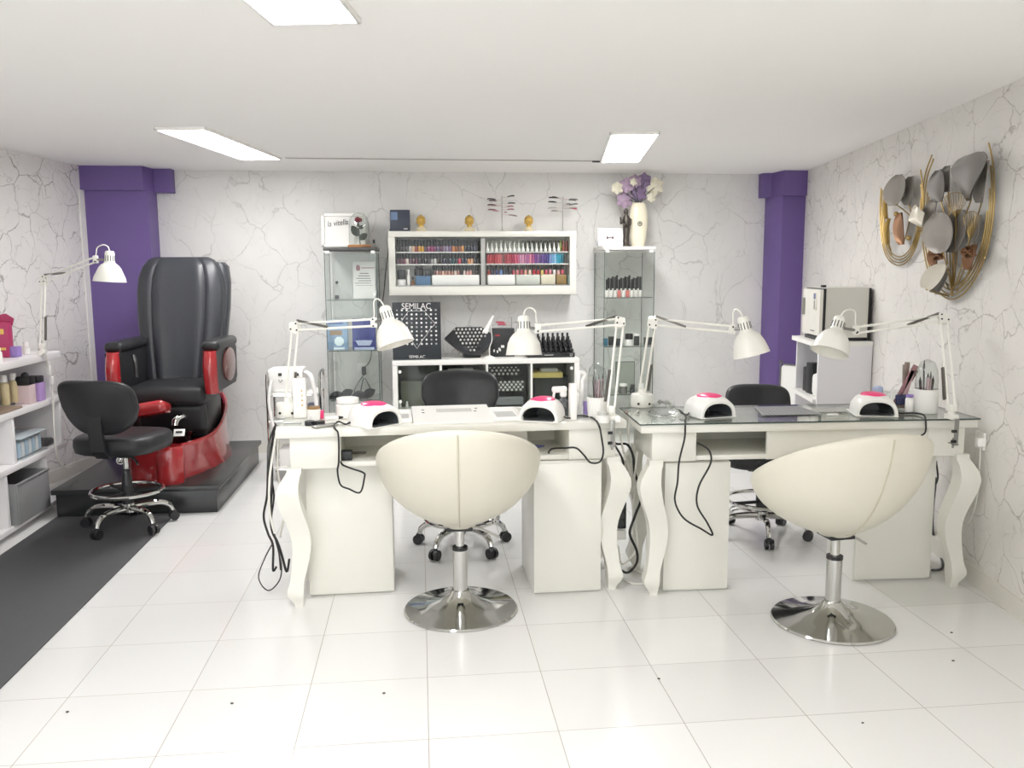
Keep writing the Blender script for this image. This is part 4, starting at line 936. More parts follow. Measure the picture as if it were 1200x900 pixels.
c5 = ['a33a42', 'b4404a', '98303a', 'a8404a', 'b8525a', 'c06468', '7d4a50', '8c3440', 'b0485a', 'a03048', '98284a', 'c0506c', 'b04a70', 'b884a0', 'c0809c', 'a8688c', '9c5c8c', 'c87c92', 'a0487c', '744484', '7c548c', '5c4478', '64488c', '503c7c', '44407c', '7c8cbc', '6c9cc0', '88b4d0', '3c98b0', '2a8ca0', '2a6a7c']
for i, c in enumerate(c5):
    x = R0 + .002 + (R1 - R0 - .03) * (i + .5) / len(c5); z = zb
    g = G(pol(c)); g.lathe([(0, 0), (.0095, 0), (.0105, .006), (.0105, .062), (.009, .068), (0, .068)], (x, 6.79, z), 12)
    o = tag(g.build('nail_polish_bottle'), ('%s' % ORD[i] if i < 30 else 'last') + ' coloured bottle in the red to blue row of the wall cabinet', 'bottle', 'red to blue row of polish bottles')
    g = G(pol(c) if i not in (0, 2) else CAPB); g.lathe([(0, .068), (.008, .068), (.0075, .078), (0, .078)], (x, 6.79, z), 12); g.build('cap', o, w=True)
xr0, xr1 = R0, R1 - .02
c6 = ['8a3030', '2c3050', '30386a', '6a8cc0', '35414a', '3a3a48', 'a03a4c', 'd07c80', 'b04a58', 'd8a090', 'e0c8b8', 'c03448', 'b03a4a', 'd8c070', 'c05468', 'c8808c', 'e2e0dc', 'e0b0b0', 'd05c70']
polish_row(c6, xr0, xr1, 6.80, zc, .0125, .038, .038, 'row on the low boxes of the colourful bay', 'nail polish bottles on the low boxes')
hb = zc - zd - .009; zbm = (zc + zd + .008) / 2
for u0, u1, m, nm, lb in ((571, 603, PLW, 'long_box', 'plain white box on the floor of the colourful bay by the divider'), (604, 632, mt('grey white card', 'c9ccc4', .4), 'long_box', 'pale grey box in the middle of the colourful bay floor'), (651, 663, mt('kraft card', '8f7444', .5), 'small_carton', 'brown kraft box on the floor of the colourful bay'), (664.5, 668, mt('pale teal card', 'a8c4bc', .4), 'small_carton', 'thin pale teal box at the very end of the colourful bay')):
    a, b = HY(u0, 328, 6.8).x, HY(u1, 328, 6.8).x; bx(nm, lb, 'box', ((a + b) / 2, 6.80, zbm), (b - a - .003, .09, hb), m, .002)
a, b = HY(633, 328, 6.8).x, HY(650, 328, 6.8).x
bx('small_carton', 'low cream carton between the pale grey and kraft boxes', 'box', ((a + b) / 2, 6.80, zbm), (b - a - .003, .09, hb), mt('cream card', 'd8d2bc', .4), .002)
# standing on the cabinet
zt = ZT + .001
a, b = HY(457, 258, 6.80), HY(480.5, 258, 6.80)
o = thing('display_box', 'dark blue grey box with a pale blue window on the wall cabinet', 'box', ((a.x + b.x) / 2, 6.83, zt))
g = G(mt('dark navy card', '3c4150', .4)); g.box(((a.x + b.x) / 2, 6.84, zt + .083), (b.x - a.x, .09, .166), .005); g.build('carton', o, w=True)
g = G(mt('pale blue window', '62799c', .3)); g.box((a.x + .033, 6.794, zt + .118), (.05, .003, .06)); g; g.build('window_print', o, w=True); G(PAPER).box((b.x - .035, 6.794, zt + .02), (.03, .002, .006)).build('caption_print', o, w=True)
for u, lb in ((493.3, 'gold head ornament beside the dark blue box'), (550, 'gold head ornament beside the first tip stand'), (619.5, 'gold head ornament between the two tip stands')):
    x = HY(u, 262, 6.8).x; z = zt; y = 6.80
    o = thing('head_ornament', lb, 'ornament', (x, y, z), 0, 'gold head ornaments on the wall cabinet')
    g = G(mt('ivory plinth', 'cfc4a6', .5)); g.lathe([(0, 0), (.042, 0), (.042, .012), (.034, .02), (.03, .034), (0, .034)], (x, y, z), 24); g.build('plinth', o, w=True)
    g = G(GOLDP); rings = []
    for zz, r in ((.034, .022), (.045, .019), (.055, .022), (.066, .029), (.08, .032), (.095, .031), (.106, .025), (.112, .015)): rings.append([(x + r * math.cos(k * math.pi / 10), y + r * 1.05 * math.sin(k * math.pi / 10), z + zz) for k in range(20)])
    g.loft(rings); g.ball((x, y - .033, z + .078), .006, (1, 1, 1.8)); g.ball((x, y - .03, z + .063), .008, (1.3, .6, .5))
    for s_ in (-1, 1): g.ball((x + s_ * .031, y, z + .072), .008, (.6, 1, 2)); g.ball((x + s_ * .012, y - .03, z + .086), .005, (1.3, .6, .8))
    g.build('face', o, w=True, ang=60)
    g = G(mt('bronze hair', 'bf9a4c', .45, metal=.3, bump=.6, bs=400)); g.lathe([(.0335, .088), (.034, .098), (.028, .112), (.014, .119), (.01, .126), (0, .128)], (x, y + .003, z), 20); g.build('hair', o, w=True)
def tip_stand(label, u, v0, y, z, cols, h, r0=.085):
    x = HY(u, v0, y).x
    o = thing('nail_tip_stand', label, 'display stand', (x, y, z), 0, 'nail tip display stands')
    g = G(CLEAR if 0 else mt('clear grey rod', 'a9aaa6', .15, spec=.6)); g.lathe([(0, 0), (.038, 0), (.038, .004), (.008, .008), (.0045, .012), (.0045, h), (0, h)], (x, y, z), 20); g.build('post', o, w=True)
    for k, (an, dz, ln, c, tilt) in enumerate(cols):
        d = V((math.cos(R(an)), math.sin(R(an)), 0)); p = V((x, y, z + dz)); e = p + d * (ln * .62) + V((0, 0, tilt * .5))
        g = G(mt('rose acrylic', 'cdbdbd', .25)); g.tube([p, e], .0022, 6); arm = g.build('arm', o, w=True)
        g = G(pol(c)); t = V((-d.y, d.x, 0)); ring = []
        for s_, w_, th in ((.42, .006, .006), (.6, .011, .010), (.86, .012, .011), (.97, .008, .008), (1.0, .002, .004)):
            q = p + d * (ln * s_) + V((0, 0, tilt * s_)); ring.append([q - t * w_, q + V((0, 0, th)), q + t * w_, q - V((0, 0, .001))])
        g.loft(ring); g.build('nail_tip', arm, w=True)
BK, GY, RS, PK = '262224', '6a6a68', 'a8707c', 'd0506a'
tip_stand('tip display stand with rosy arms nearer the dark blue box', 588.5, 268, 6.82, zt, [(-10, .262, .10, '3a2a30', .012), (182, .245, .12, BK, .004), (205, .235, .12, '4a2832', -.002), (20, .218, .12, BK, .002), (190, .205, .12, '5a2a38', -.004), (160, .20, .09, RS, 0), (-30, .19, .10, RS, 0), (200, .165, .12, '7a4a54', -.002), (215, .155, .10, RS, 0), (-20, .17, .10, RS, -.004), (60, .15, .09, RS, 0), (-8, .135, .12, '8a7478', -.02)], .275)
tip_stand('tip display stand nearer the picture frame and vase', 659.5, 268, 6.82, zt, [(176, .258, .115, BK, .004), (186, .255, .09, BK, .01), (-15, .255, .12, GY, -.012), (5, .25, .11, '4a4a48', -.01), (182, .225, .12, BK, .003), (40, .215, .10, GY, 0), (-10, .20, .12, '7c7c7a', .012), (195, .185, .13, 'b0aaa6', -.008), (-30, .18, .12, 'b0aaa6', 0), (-8, .185, .115, PK, -.014), (150, .16, .1, 'b0aaa6', 0)], .275)

# ------------------------------------------------------------------ cube unit under the wall cabinet
K0, K1, yk, kd, KH = HY(459.5, 424, 6.52).x, HY(679, 419, 6.52).x, 6.52, .40, .772
ku = thing('cube_shelf_unit', 'white cube shelf unit with smoked glass doors below the wall cabinet', 'shelf unit', ((K0 + K1) / 2, 6.72, 0))
g = G(WHITE2)
g.box(((K0 + K1) / 2, yk + kd / 2, KH - .019), (K1 - K0, kd, .038), .003); g.box(((K0 + K1) / 2, yk + kd / 2, .019), (K1 - K0, kd, .038), .003)
for x in (K0 + .019, K1 - .019): g.box((x, yk + kd / 2, KH / 2), (.038, kd, KH - .076))
g.build('frame', ku, w=True)
xs = [HY(u, 445, yk).x for u in (516.8, 571, 623)]
for x in xs: G(WHITE2).box((x, yk + kd / 2, KH / 2), (.016, kd - .004, KH - .076)).build('divider', ku, w=True)
ZM = KH / 2
G(WHITE2).box(((K0 + K1) / 2, yk + kd / 2, ZM), (K1 - K0 - .076, kd - .006, .016)).build('middle_shelf', ku, w=True)
G(mt('grey back board', '8a8d88', .6)).box(((K0 + K1) / 2, yk + kd - .006, KH / 2), (K1 - K0 - .03, .01, KH - .04)).build('back_panel', ku, w=True)
bays = [(K0 + .038, xs[0] - .008), (xs[0] + .008, xs[1] - .008), (xs[1] + .008, xs[2] - .008), (xs[2] + .008, K1 - .038)]
SM = glass('smoked door glass', (.89, .91, .90), .8)
for i, (a, b) in enumerate(bays):
    for zl, zh in ((ZM + .01, KH - .04), (.04, ZM - .01)):
        d = G(SM).box(((a + b) / 2, yk + .006, (zl + zh) / 2), (b - a - .004, .005, zh - zl - .004)).build('glass_door', ku, w=True)
        g = G(PLW); side = a + .018 if i < 3 else b - .022
        if i in (0, 3) and zl > .2:
            for z in ((zh - .045, zl + .06) if i == 0 else (zh - .04, zl + .05)): g.cyl((side, yk - .001, z), (side, yk + .014, z), .0125, n=18)
            g.build('hinge', d, w=True)
zk = ZM + .0085
DARKB = mt('black display board', '2a2b2d', .4); DOT = mt('white polish dot', 'd9d9d4', .3)
def swatch(label, c, w_, h_, rows, cols, tilt):
    o = thing('swatch_board', label, 'swatch board', c, 0, 'polish swatch boards in the cube unit')
    X = M.Translation(V(c)) @ M.Rotation(R(tilt), 4, 'X')
    g = G(DARKB); g.X = X; g.box((0, 0, h_ / 2), (w_, .012, h_), .002); bd = g.build('board', o, w=True)
    k = 0
    for i in range(rows):
        for j in range(cols):
            g = G(DOT); g.X = X; g.ball(((j + .5 + .5 * (i % 2) - .25) / cols * w_ * .92 - w_ * .46, -.007, h_ * (i + .5) / rows), .0105, (1, .4, 1), 10, 6); g.build('swatch_dot', bd, w=True)
cx = (bays[2][0] + bays[2][1]) / 2
swatch('upper black swatch board with white dots behind the smoked door', (cx - .03, yk + .10, zk + .235), .26, .085, 3, 7, -25)
swatch('lower black swatch board with white dots behind the smoked door', (cx, yk + .07, zk + .115), .26, .085, 4, 7, -25)
g = G(DARKB); g.box((cx, yk + .22, zk + .165), (.30, .2, .33), .004); tag(g.build('display_stand'), 'black stepped stand carrying the two dotted boards', 'stand')
bx('grey_box', 'long grey box below the dotted boards behind the smoked door', 'box', (cx - .02, yk + .05, zk + .045), (.26, .06, .06), mt('mid grey plastic', '85888a', .4))
cx = (bays[3][0] + bays[3][1]) / 2
bx('storage_box', 'dark box filling the back of the end cube behind smoked glass', 'box', (cx, yk + .22, zk + .11), (.27, .2, .22), DARK)
bx('yellow_box', 'flat yellow box lying on the dark box in the end cube', 'box', (cx - .04, yk + .16, zk + .24), (.24, .24, .04), mt('yellow card', 'cdb96a', .5))
bx('small_carton', 'little grey white carton on top of the flat yellow box', 'box', (cx - .02, yk + .12, zk + .275), (.13, .1, .025), mt('grey white card', 'c9ccc4', .4))
bx('teal_box', 'flat teal box at the bottom front of the end cube', 'box', (cx, yk + .06, zk + .02), (.22, .09, .035), mt('teal plastic', '3e8a7e', .4))
cx = (bays[0][0] + bays[0][1]) / 2
bx('storage_box', 'dark olive box at the back of the cube beside the round white hinges', 'box', (cx, yk + .24, zk + .10), (.28, .2, .2), mt('olive grey card', '6a6c5f', .6))
for u, lb in ((468.5, 'tiny white vial nearest the round hinges in the first cube'), (476.5, 'tiny white vial second from the round hinges in the first cube')):
    bottle('vial', lb, 'bottle', (HY(u, 450, 6.6).x, 6.6, zk + .2 - .2 + .001 + .0), .01, .03, .02, PLW, PLW, 'tiny white vials in the first cube')
cx = (bays[1][0] + bays[1][1]) / 2
bx('storage_box', 'dark box filling the cube behind the black stool backrest', 'box', (cx, yk + .2, zk + .14), (.29, .24, .28), DARK)
bx('paper_stack', 'white papers lying on the dark box behind the stool backrest', 'papers', (cx - .02, yk + .16, zk + .2855), (.2, .14, .01), PAPER)
# on top of the cube unit
zk = KH + .001
a, b = HY(460, 400, 6.56), HY(517, 400, 6.56); w_ = b.x - a.x; cx = (a.x + b.x) / 2
BH = HY(488, 354, 6.60).z - zk
o = thing('polish_display_board', 'tall black polish display board with white dots and lettering', 'display board', (cx, 6.60, zk))
rot = M.Rotation(R(-4), 4, 'X'); X = M.Translation(V((cx, 6.57, zk + .001))) @ rot
g = G(mt('black display card', '2c3136', .35)); g.X = X; g.box((0, .012, BH / 2), (w_, .02, BH), .002); g.box((0, .03, .006), (w_, .07, .012)); g.build('board', o, w=True)
for txt, s_, z, sx in (('SEMILAC', .064, BH * .925, .92), ('SEMILAC', .034, BH * .045, .95)):
    text_mesh('lettering', txt, s_, .0008, PAPER, o, X @ V((0, .0005, z)), (R(86), 0, 0), sx=sx)
g = G(PAPER); g.X = X; s0 = w_ / 2
dia = [(-.62, .70), (-.36, .845), (.36, .845), (.66, .70), (.80, .64), (.80, .60), (.62, .54), (.45, .44), (.25, .34), (.08, .24), (0, .19), (-.08, .24), (-.25, .34), (-.45, .44), (-.62, .54), (-.78, .62)]
g.tube([(x * s0 * .92, .001, z * BH) for x, z in dia], .0016, 4, closed=True); g.build('diamond_outline', o, w=True)
for i in range(9):
    for j in range(9):
        z = BH * (.86 - i * .0735); x = (j - 4) / 4 * s0 * .8
        g = G(pol('e4e4e2') if (i * 5 + j * 3) % 4 else pol('9a9c9e')); g.X = X; g.ball((x, 0, z), .0085 if (i * 7 + j) % 3 else .0065, (1, .5, 1), 8, 6); g.build('polish_dot', o, w=True)
# black diamond shaped holder with diagonal rows of white bottles
c = HY(553, 402, 6.66); o = thing('polish_holder', 'black diamond shaped polish holder beside the lettered board', 'polish holder', (c.x, 6.68, zk))
k_ = .0068; X = M.Translation(V((c.x, 6.62, zk + .003))) @ M.Rotation(R(-24), 4, 'X')
def dp(u, v): return ((u - 551) * k_, (420 - v) * k_ * 1.02)
g = G(mt('black satin plastic', '25272a', .3)); g.X = X; ol = [dp(*q) for q in ((519.5, 396), (533, 383), (563, 383), (580, 396), (574, 404), (560, 417), (546, 417), (533, 408))]
g.prism(ol, .035); g.build('tray', o, w=True)
g = G(mt('black satin plastic', '25272a', .3)); g.box((c.x, 6.71, zk + .05), (.14, .13, .1), .01); g.build('foot', o, w=True)
for i in range(7):
    for j in range(9):
        u = 531.5 + (j + .5 * (i % 2)) * 4.4 + 0; v = 386 + i * 4.2
        if abs(u - 550.5) < 21 - max(0, i - 1) * 3.5:
            x, z = dp(u, v); g = G(pol('d4d4d0') if (i + j) % 5 else pol('a8a8a6')); g.X = X
            g.lathe([(0, -.02), (.0092, -.02), (.0092, .008), (.007, .012), (0, .012)], (x, -.0, z), 10, (0, -1, 0)); b_ = g.build('gel_bottle', None)
            tag(b_, '%s pale bottle of %s row from the top in the black diamond holder' % (ORD[j], ORD[i]), 'bottle', 'pale bottles in the black diamond holder')
# small white clip lamp on a thin stand
c = HY(574, 419, 6.56); o = thing('mini_lamp', 'small white bendy lamp on the cube unit beside the diamond holder', 'lamp', (c.x, 6.58, zk))
g = G(PLW); g.lathe([(0, 0), (.048, 0), (.046, .008), (.015, .022), (0, .024)], (c.x, 6.58, zk), 24); g.build('base', o, w=True)
g = G(PLW); g.tube([(c.x, 6.58, zk + .02), HY(573.5, 408, 6.58), HY(576.5, 398, 6.58), HY(575.5, 385, 6.58), HY(575, 379, 6.58)], .0035, 6, 6); g.build('stem', o, w=True)
g = G(PLW); g.tube([HY(568.5, 389, 6.56), HY(573, 380, 6.57), HY(578, 370, 6.58)], [.016, .012, .009], 10, 3); g.box(HY(569, 388, 6.555), (.04, .03, .035), .01, M.Rotation(R(35), 4, 'Y')); g.build('lamp_head', o, w=True)
# black boxes behind the desk lamp
a, b = HY(576, 400, 6.70), HY(603, 400, 6.70)
o = thing('display_box', 'black box with red and white prints between the mini lamp and tiered stand', 'box', ((a.x + b.x) / 2, 6.74, zk))
g = G(DARKB); g.box(((a.x + b.x) / 2, 6.75, zk + .112), (b.x - a.x, .1, .222), .003); g.build('carton', o, w=True)
g = G(pol('a8343f')); g.box(HY(583, 393, 6.70) + V((0, -.002, 0)), (.035, .003, .012)); g.use(PAPER)
for u, v in ((579, 411), (583, 412), (586, 410), (588, 406), (590, 406), (585, 409)): g.box(HY(u, v, 6.70) + V((0, -.002, 0)), (.012, .003, .02))
g.build('print', o, w=True)
tip_stand('short tip stand with red tips behind the black printed box', 599.5, 385, 6.83, zk, [(180, .262, .13, 'b0304a', .0), (195, .25, .12, 'c0506a', 0), (20, .26, .06, '9a9a98', 0), (170, .24, .11, 'c08a94', 0)], .31)
# tiered black stand with a rank of black bottles
a, b = HY(618, 415, 6.6), HY(673, 415, 6.6); w_ = b.x - a.x; cx = (a.x + b.x) / 2
o = thing('tiered_stand', 'black tiered stand full of black bottles at the end of the cube unit', 'bottle stand', (cx, 6.68, zk))
g = G(mt('black satin plastic', '25272a', .3))
for i in range(4): g.box((cx, 6.60 + i * .055, zk + .018 + i * .012), (w_, .055, .036 + i * .024), .003)
g.build('steps', o, w=True)
g = G(PAPER); g.tube([(b.x - .03 + .009 * math.cos(k * .52), 6.5715, zk + .02 + .009 * math.sin(k * .52)) for k in range(12)], .0014, 4, closed=True); g.box((cx - .02, 6.572, zk + .02), (.07, .001, .004)); g.build('mark', o, w=True)
for i in range(4):
    for j in range(9):
        bottle('gel_bottle', '%s black bottle from the left on the %s step of the tiered stand' % (ORD[j], ORD[i]), 'bottle', (cx + (j - 4) * w_ / 9.4, 6.60 + i * .055, zk + .0365 + i * .024), .0125, .038, .034, mt('black gloss', '202124', .15, coat=.6), CAPB, 'black bottles on the tiered stand', .7, n=12)
ZD = .786
# ------------------------------------------------------------------ nail curing lamps
def nail_lamp(label, loc, rz, cord=None, cord_label=None):
    o = thing('nail_lamp', label, 'nail lamp', loc, rz, 'white nail curing lamps')
    secs = [(-.094, .087, .073), (-.09, .091, .079), (-.06, .094, .091), (-.02, .095, .096), (.03, .092, .093), (.07, .082, .080), (.095, .064, .058), (.106, .036, .03), (.109, .005, .006)]
    n = 20
    def arch(y, w_, h, e=2.5):
        return [(w_ * math.copysign(abs(math.cos(math.pi * k / n)) ** (2 / e), math.cos(math.pi * k / n)), y, .004 + h * abs(math.sin(math.pi * k / n)) ** (2 / e)) for k in range(n + 1)]
    g = G(PLW); g.loft([arch(*s_) for s_ in secs], cap=False)
    # front rim closing onto the opening
    A, B = arch(-.094, .087, .073), arch(-.093, .077, .062)
    C_ = arch(-.085, .075, .060)
    vs = A + B + C_; m = n + 1; fs = []
    for k in range(n): fs += [(k, k + 1, m + k + 1, m + k), (m + k, m + k + 1, 2 * m + k + 1, 2 * m + k)]
    g.add(vs, fs)
    g.build('housing', o, ang=50)
    g = G(mt('dark chamber', '55585a', .25, coat=.3)); g.loft([arch(-.086, .0755, .0605), arch(.02, .072, .058), arch(.06, .05, .04), arch(.061, .002, .002)], cap=False); g.box((0, -.015, .006), (.14, .16, .004), .001); g.build('inner_chamber', o, ang=50)
    g = G(PLW); g.box((0, .0, .003), (.185, .19, .006), .002); g.build('base_plate', o)
    def dome_z(x, y):
        for (y0, w0, h0), (y1, w1, h1) in zip(secs, secs[1:]):
            if y0 <= y <= y1:
                t = (y - y0) / (y1 - y0); w_, h = w0 + (w1 - w0) * t, h0 + (h1 - h0) * t
                return .004 + h * max(0, 1 - abs(x / w_) ** 2.5) ** (1 / 2.5)
        return 0
    g = G(PINK); rr = []
    for q, dz in ((1, -.003), (1, .002), (.9, .0035), (.6, .004), (.3, .0042), (.02, .0043)):
        rr.append([(x, y, dome_z(x, y) + dz) for x, y in [(.055 * q * math.cos(k * math.pi / 16), -.012 + .06 * q * math.sin(k * math.pi / 16)) for k in range(32)]])
    g.loft(rr); g.build('top_panel', o, ang=60)
    if cord:
        g = G(CABLE_B); off = V(loc); Ri = M.Rotation(-rz, 4, 'Z')
        g.tube([Ri @ (V(q) - off) for q in cord], .0042, 6, 6); g.build('cord', o)
    return o
c = HZ(433, 500, ZD) + V((.01, .06, 0)); c.z = ZD
yf1 = 3.60
nail_lamp('white nail lamp with pink top nearest the tall white carton', c, R(42), [c + V((-.08, .03, .02)), HZ(406, 497, ZD + .012), HZ(397, 494, ZD + .012), HZ(391, 499, ZD + .006), HZ(393, 503, ZD + .005), HY(396.5, 510, yf1 - .01), HY(397, 540, yf1 - .01), HY(395.5, 552, yf1), HY(399, 568, yf1), HY(409, 573, yf1), HY(422, 577, yf1), HY(427, 560, yf1), HY(426, 554, yf1), HY(412, 549, yf1), HY(402, 545, yf1 + .02), HY(399, 541, yf1 + .05)])
c = HZ(640, 494, ZD) + V((.0, .075, 0)); c.z = ZD
yf1 = 3.63
nail_lamp('white nail lamp with pink top beside the spray bottle', c, R(-24), [c + V((.07, .05, .02)), HZ(665, 490, ZD + .01), HZ(680, 487, ZD + .005), HZ(695, 490, ZD + .005), HZ(702, 499, ZD + .006), HY(705, 513, yf1 - .01), HY(707, 530, yf1 - .01), HY(703, 541, yf1 - .01), HY(692, 542, yf1 - .01), HY(684, 533, yf1 - .01), HY(675, 525, yf1 - .01), HY(662, 525, yf1), HY(647, 526, yf1 + .05), HY(643, 531, yf1 + .08), HY(648, 535, yf1 + .1), HY(664, 534, yf1 + .12)])
c = HZ(829, 489, ZD) + V((.02, .06, 0)); c.z = ZD
yf1 = 3.53
nail_lamp('white nail lamp with pink top beside the crumpled clear bag', c, R(14), [c + V((-.08, .02, .015)), HZ(806, 486, ZD + .012), HZ(799, 484, ZD + .016), HZ(797, 481, ZD + .02), HZ(804, 488, ZD + .012), HZ(803, 493, ZD + .006), HY(803, 501, yf1 - .02), HY(802, 515, yf1 - .01), HY(796, 540, yf1 - .01), HY(794, 565, yf1), HY(791, 587, yf1), HY(801, 607, yf1), HY(822, 620, yf1), HY(835, 627, yf1), HY(829, 613, yf1), HY(817, 592, yf1), HY(819, 570, yf1), HY(832, 545, yf1), HY(833, 533, yf1), HY(828, 525, yf1 + .01), HY(817, 519, yf1 + .04)])
c = HZ(1024, 488, ZD) + V((.03, .075, 0)); c.z = ZD
yf1 = 3.50
nail_lamp('white nail lamp with pink top near the brush cup by the crackle wall', c, R(-14), [c + V((.09, .03, .015)), HZ(1055, 484, ZD + .006), HZ(1072, 484, ZD + .006), HZ(1083, 487, ZD + .006), HY(1085, 497, yf1 - .01), HY(1084, 507, yf1), HY(1077, 513, yf1 + .03), HY(1075, 525, yf1 + .16), HY(1084, 541, yf1 + .18), HY(1086, 552, yf1 + .18), HY(1094, 568, yf1 + .18), HY(1099, 560, yf1 + .18), HY(1097, 540, yf1 + .2)])

# ------------------------------------------------------------------ on the plain desk
def P(u, v, z=ZD): return HZ(u, v, z)
p = P(352.5, 489); o = thing('white_carton', 'tall white carton with gold dots on the plain desk', 'box', p)
g = G(PLW); g.box(p + V((0, 0, .09)), (.058, .05, .18), .003); g.build('carton', o, w=True)
g = G(GOLDP)
for k in range(4): g.cyl(p + V((.012, -.0265, .06 + .022 * k)), p + V((.012, -.0245, .06 + .022 * k)), .004, n=10)
g.build('print', o, w=True)
p = P(368, 494); o = tag(G(PLW).lathe([(0, 0), (.026, 0), (.030, .05), (.03, .058), (.027, .058), (.024, .01), (0, .01)], p, 24).build('small_cup'), 'small white cup with a wooden lid beside the tall white carton', 'cup')
G(mt('tan wood', '9b7a4f', .5, var=.2)).lathe([(0, .05), (.027, .05), (.029, .058), (.028, .068), (0, .068)], p, 24).build('lid', o, w=True)
bx('pink_block', 'small pink block behind the wooden lidded cup', 'block', P(377, 490) + V((0, 0, .018)), (.02, .03, .036), PINK)
o = tag(G(BLKP).lathe([(0, 0), (.022, 0), (.022, .018), (0, .018)], P(363, 498), 20).build('black_pot'), 'low black pot in front of the wooden lidded cup', 'pot')
o = tag(G(BLKP).lathe([(0, 0), (.022, 0), (.022, .018), (0, .018)], P(375, 498), 20).build('black_pot'), 'low black pot beside the pink block', 'pot')
a, b = P(370, 494, ZD + .03), P(398, 489, ZD + .05)
g = G(PLW); g.tube([P(381, 491, ZD + .024), P(396, 489.5, ZD + .024)], .009, 10); g.use(BLKP).tube([P(396, 489.5, ZD + .024), P(402, 489, ZD + .024)], [.008, .004], 10)
tag(g.build('nail_drill_pen', None), 'white drill pen lying between the cup and the round white jar', 'nail drill')
o = bottle('round_jar', 'round white jar behind the nail lamp near the tall white carton', 'jar', P(408, 489), .052, .07, .022, PLW, PLW, None, .98)
g = G(mt('brushed grey file', 'a9aaa4', .25, metal=.5)); X = M.Translation(P(381, 500) + V((0, 0, .005))) @ M.Rotation(R(35), 4, 'Z'); g.X = X; g.box((0, 0, 0), (.11, .045, .008), .003); tag(g.build('nail_file'), 'flat grey file block lying at the desk edge by the first nail lamp', 'nail file')
g = G(CLEAR); g.X = M.Translation(P(345, 497) + V((0, 0, 0))); 
for c, d in (((0, 0, .002), (.14, .09, .004)), ((0, .045, .015), (.14, .003, .03)), ((0, -.045, .015), (.14, .003, .03)), ((.07, 0, .015), (.003, .09, .03)), ((-.07, 0, .015), (.003, .09, .03))): g.box(c, d)
tag(g.build('acrylic_tray'), 'clear acrylic tray at the end of the plain desk by the hanging cables', 'tray')
bx('cuticle_nipper', 'small metal nipper lying in the clear acrylic tray', 'nipper', P(343, 498) + V((0, 0, .008)), (.08, .012, .006), STEEL, .002)
# trays and dust collector let into the desk
def flat_tray(label, u0, u1, v0, v1):
    a, b, c, d = P(u0, v1), P(u1, v1), P(u1, v0), P(u0, v0)
    cx = (a.x + b.x) / 2; w_ = (b.x - a.x); cy = (a.y + d.y) / 2; dd = d.y - a.y
    o = thing('rectangular_tray', label, 'tray', (cx, cy, ZD), R(1.6), 'white rectangular trays on the plain desk')
    g = G(PLW); g.box((0, 0, .004), (w_, dd, .006), .002)
    for c_, d_ in (((0, dd / 2, .01), (w_, .008, .02)), ((0, -dd / 2, .01), (w_, .008, .02)), ((w_ / 2, 0, .01), (.008, dd, .02)), ((-w_ / 2, 0, .01), (.008, dd, .02))): g.box(c_, d_, .002)
    g.build('tray_body', o); g = G(mt('light grey print', 'b9bab8', .5)); g.box((0, 0, .0078), (w_ * .75, dd * .6, .001)); g.build('liner', o)
flat_tray('white rectangular tray beside the first nail lamp on the plain desk', 463, 481, 485, 496)
flat_tray('white rectangular tray between the dust collector and the second nail lamp', 580, 612, 482, 494)
a, b, c_ = P(483, 497), P(579, 494), P(482, 481)
cx = (a.x + b.x) / 2; cy = (a.y + c_.y) / 2
o = thing('dust_collector', 'white flat dust collector with grille in the middle of the plain desk', 'dust collector', (cx, cy, ZD), R(1.6))
w_, d_ = b.x - a.x, c_.y - a.y + .02
g = G(PLW); g.prism([(-d_ / 2, 0), (-d_ / 2, .006), (d_ / 2, .020), (d_ / 2, 0)], w_, frame((-w_ / 2, 0, 0), (0, 1, 0), (1, 0, 0), (0, 0, 1))); g.build('housing', o)
g = G(mt('light grey grille', 'b4b4ae', .5)); sl = math.atan2(.014, d_)
for i in range(5):
    for j in range(22): g.box((-.065 + j * .0075 + .0, .035 + i * .016, .006 + .014 * ((.035 + i * .016 + d_ / 2) / d_) + .0008), (.004, .009, .002), 0, M.Rotation(sl, 4, 'X'))
g.build('grille', o)
g = G(DARK)
for x, y in ((-w_ / 2 + .05, .09), (-w_ / 2 + .05, .03), (w_ / 2 - .06, .10), (w_ / 2 - .07, .035)): g.box((x, y, .006 + .014 * ((y + d_ / 2) / d_) + .0008), (.012, .008, .002), 0, M.Rotation(sl, 4, 'X'))
g.build('slot', o)
# right side of the plain desk
p = P(660, 488); o = thing('spray_bottle', 'clear spray bottle with white trigger head beside the second nail lamp', 'spray bottle', p)
g = G(mt('smoky bottle', '5a5d60', .2, coat=.3)); g.lathe([(0, 0), (.024, 0), (.025, .01), (.025, .07), (.012, .085), (.012, .09), (0, .09)], p, 20); g.build('flask', o, w=True)
g = G(PLW); g.box(p + V((0, 0, .105)), (.03, .03, .03), .008); g.box(p + V((-.018, 0, .125)), (.07, .03, .028), .01); g.tube([p + V((-.04, 0, .115)), p + V((-.045, 0, .09)), p + V((-.035, 0, .07))], .006, 8, 3); g.build('trigger_head', o, w=True)
p = P(671, 491); bx('white_carton', 'plain tall white holder next to the spray bottle', 'holder', p + V((0, 0, .08)), (.03, .05, .16), PLW)
p = P(683, 488); o = thing('acrylic_organizer', 'clear organizer holding rolls beside the ribbed brush cup', 'organizer', p)
g = G(CLEAR)
for c, d in (((0, 0, .003), (.07, .07, .006)), ((.034, 0, .05), (.003, .07, .1)), ((-.034, 0, .05), (.003, .07, .1)), ((0, .034, .05), (.07, .003, .1)), ((0, -.034, .05), (.07, .003, .1))): g.box(p + V(c), d)
g.build('box', o, w=True)
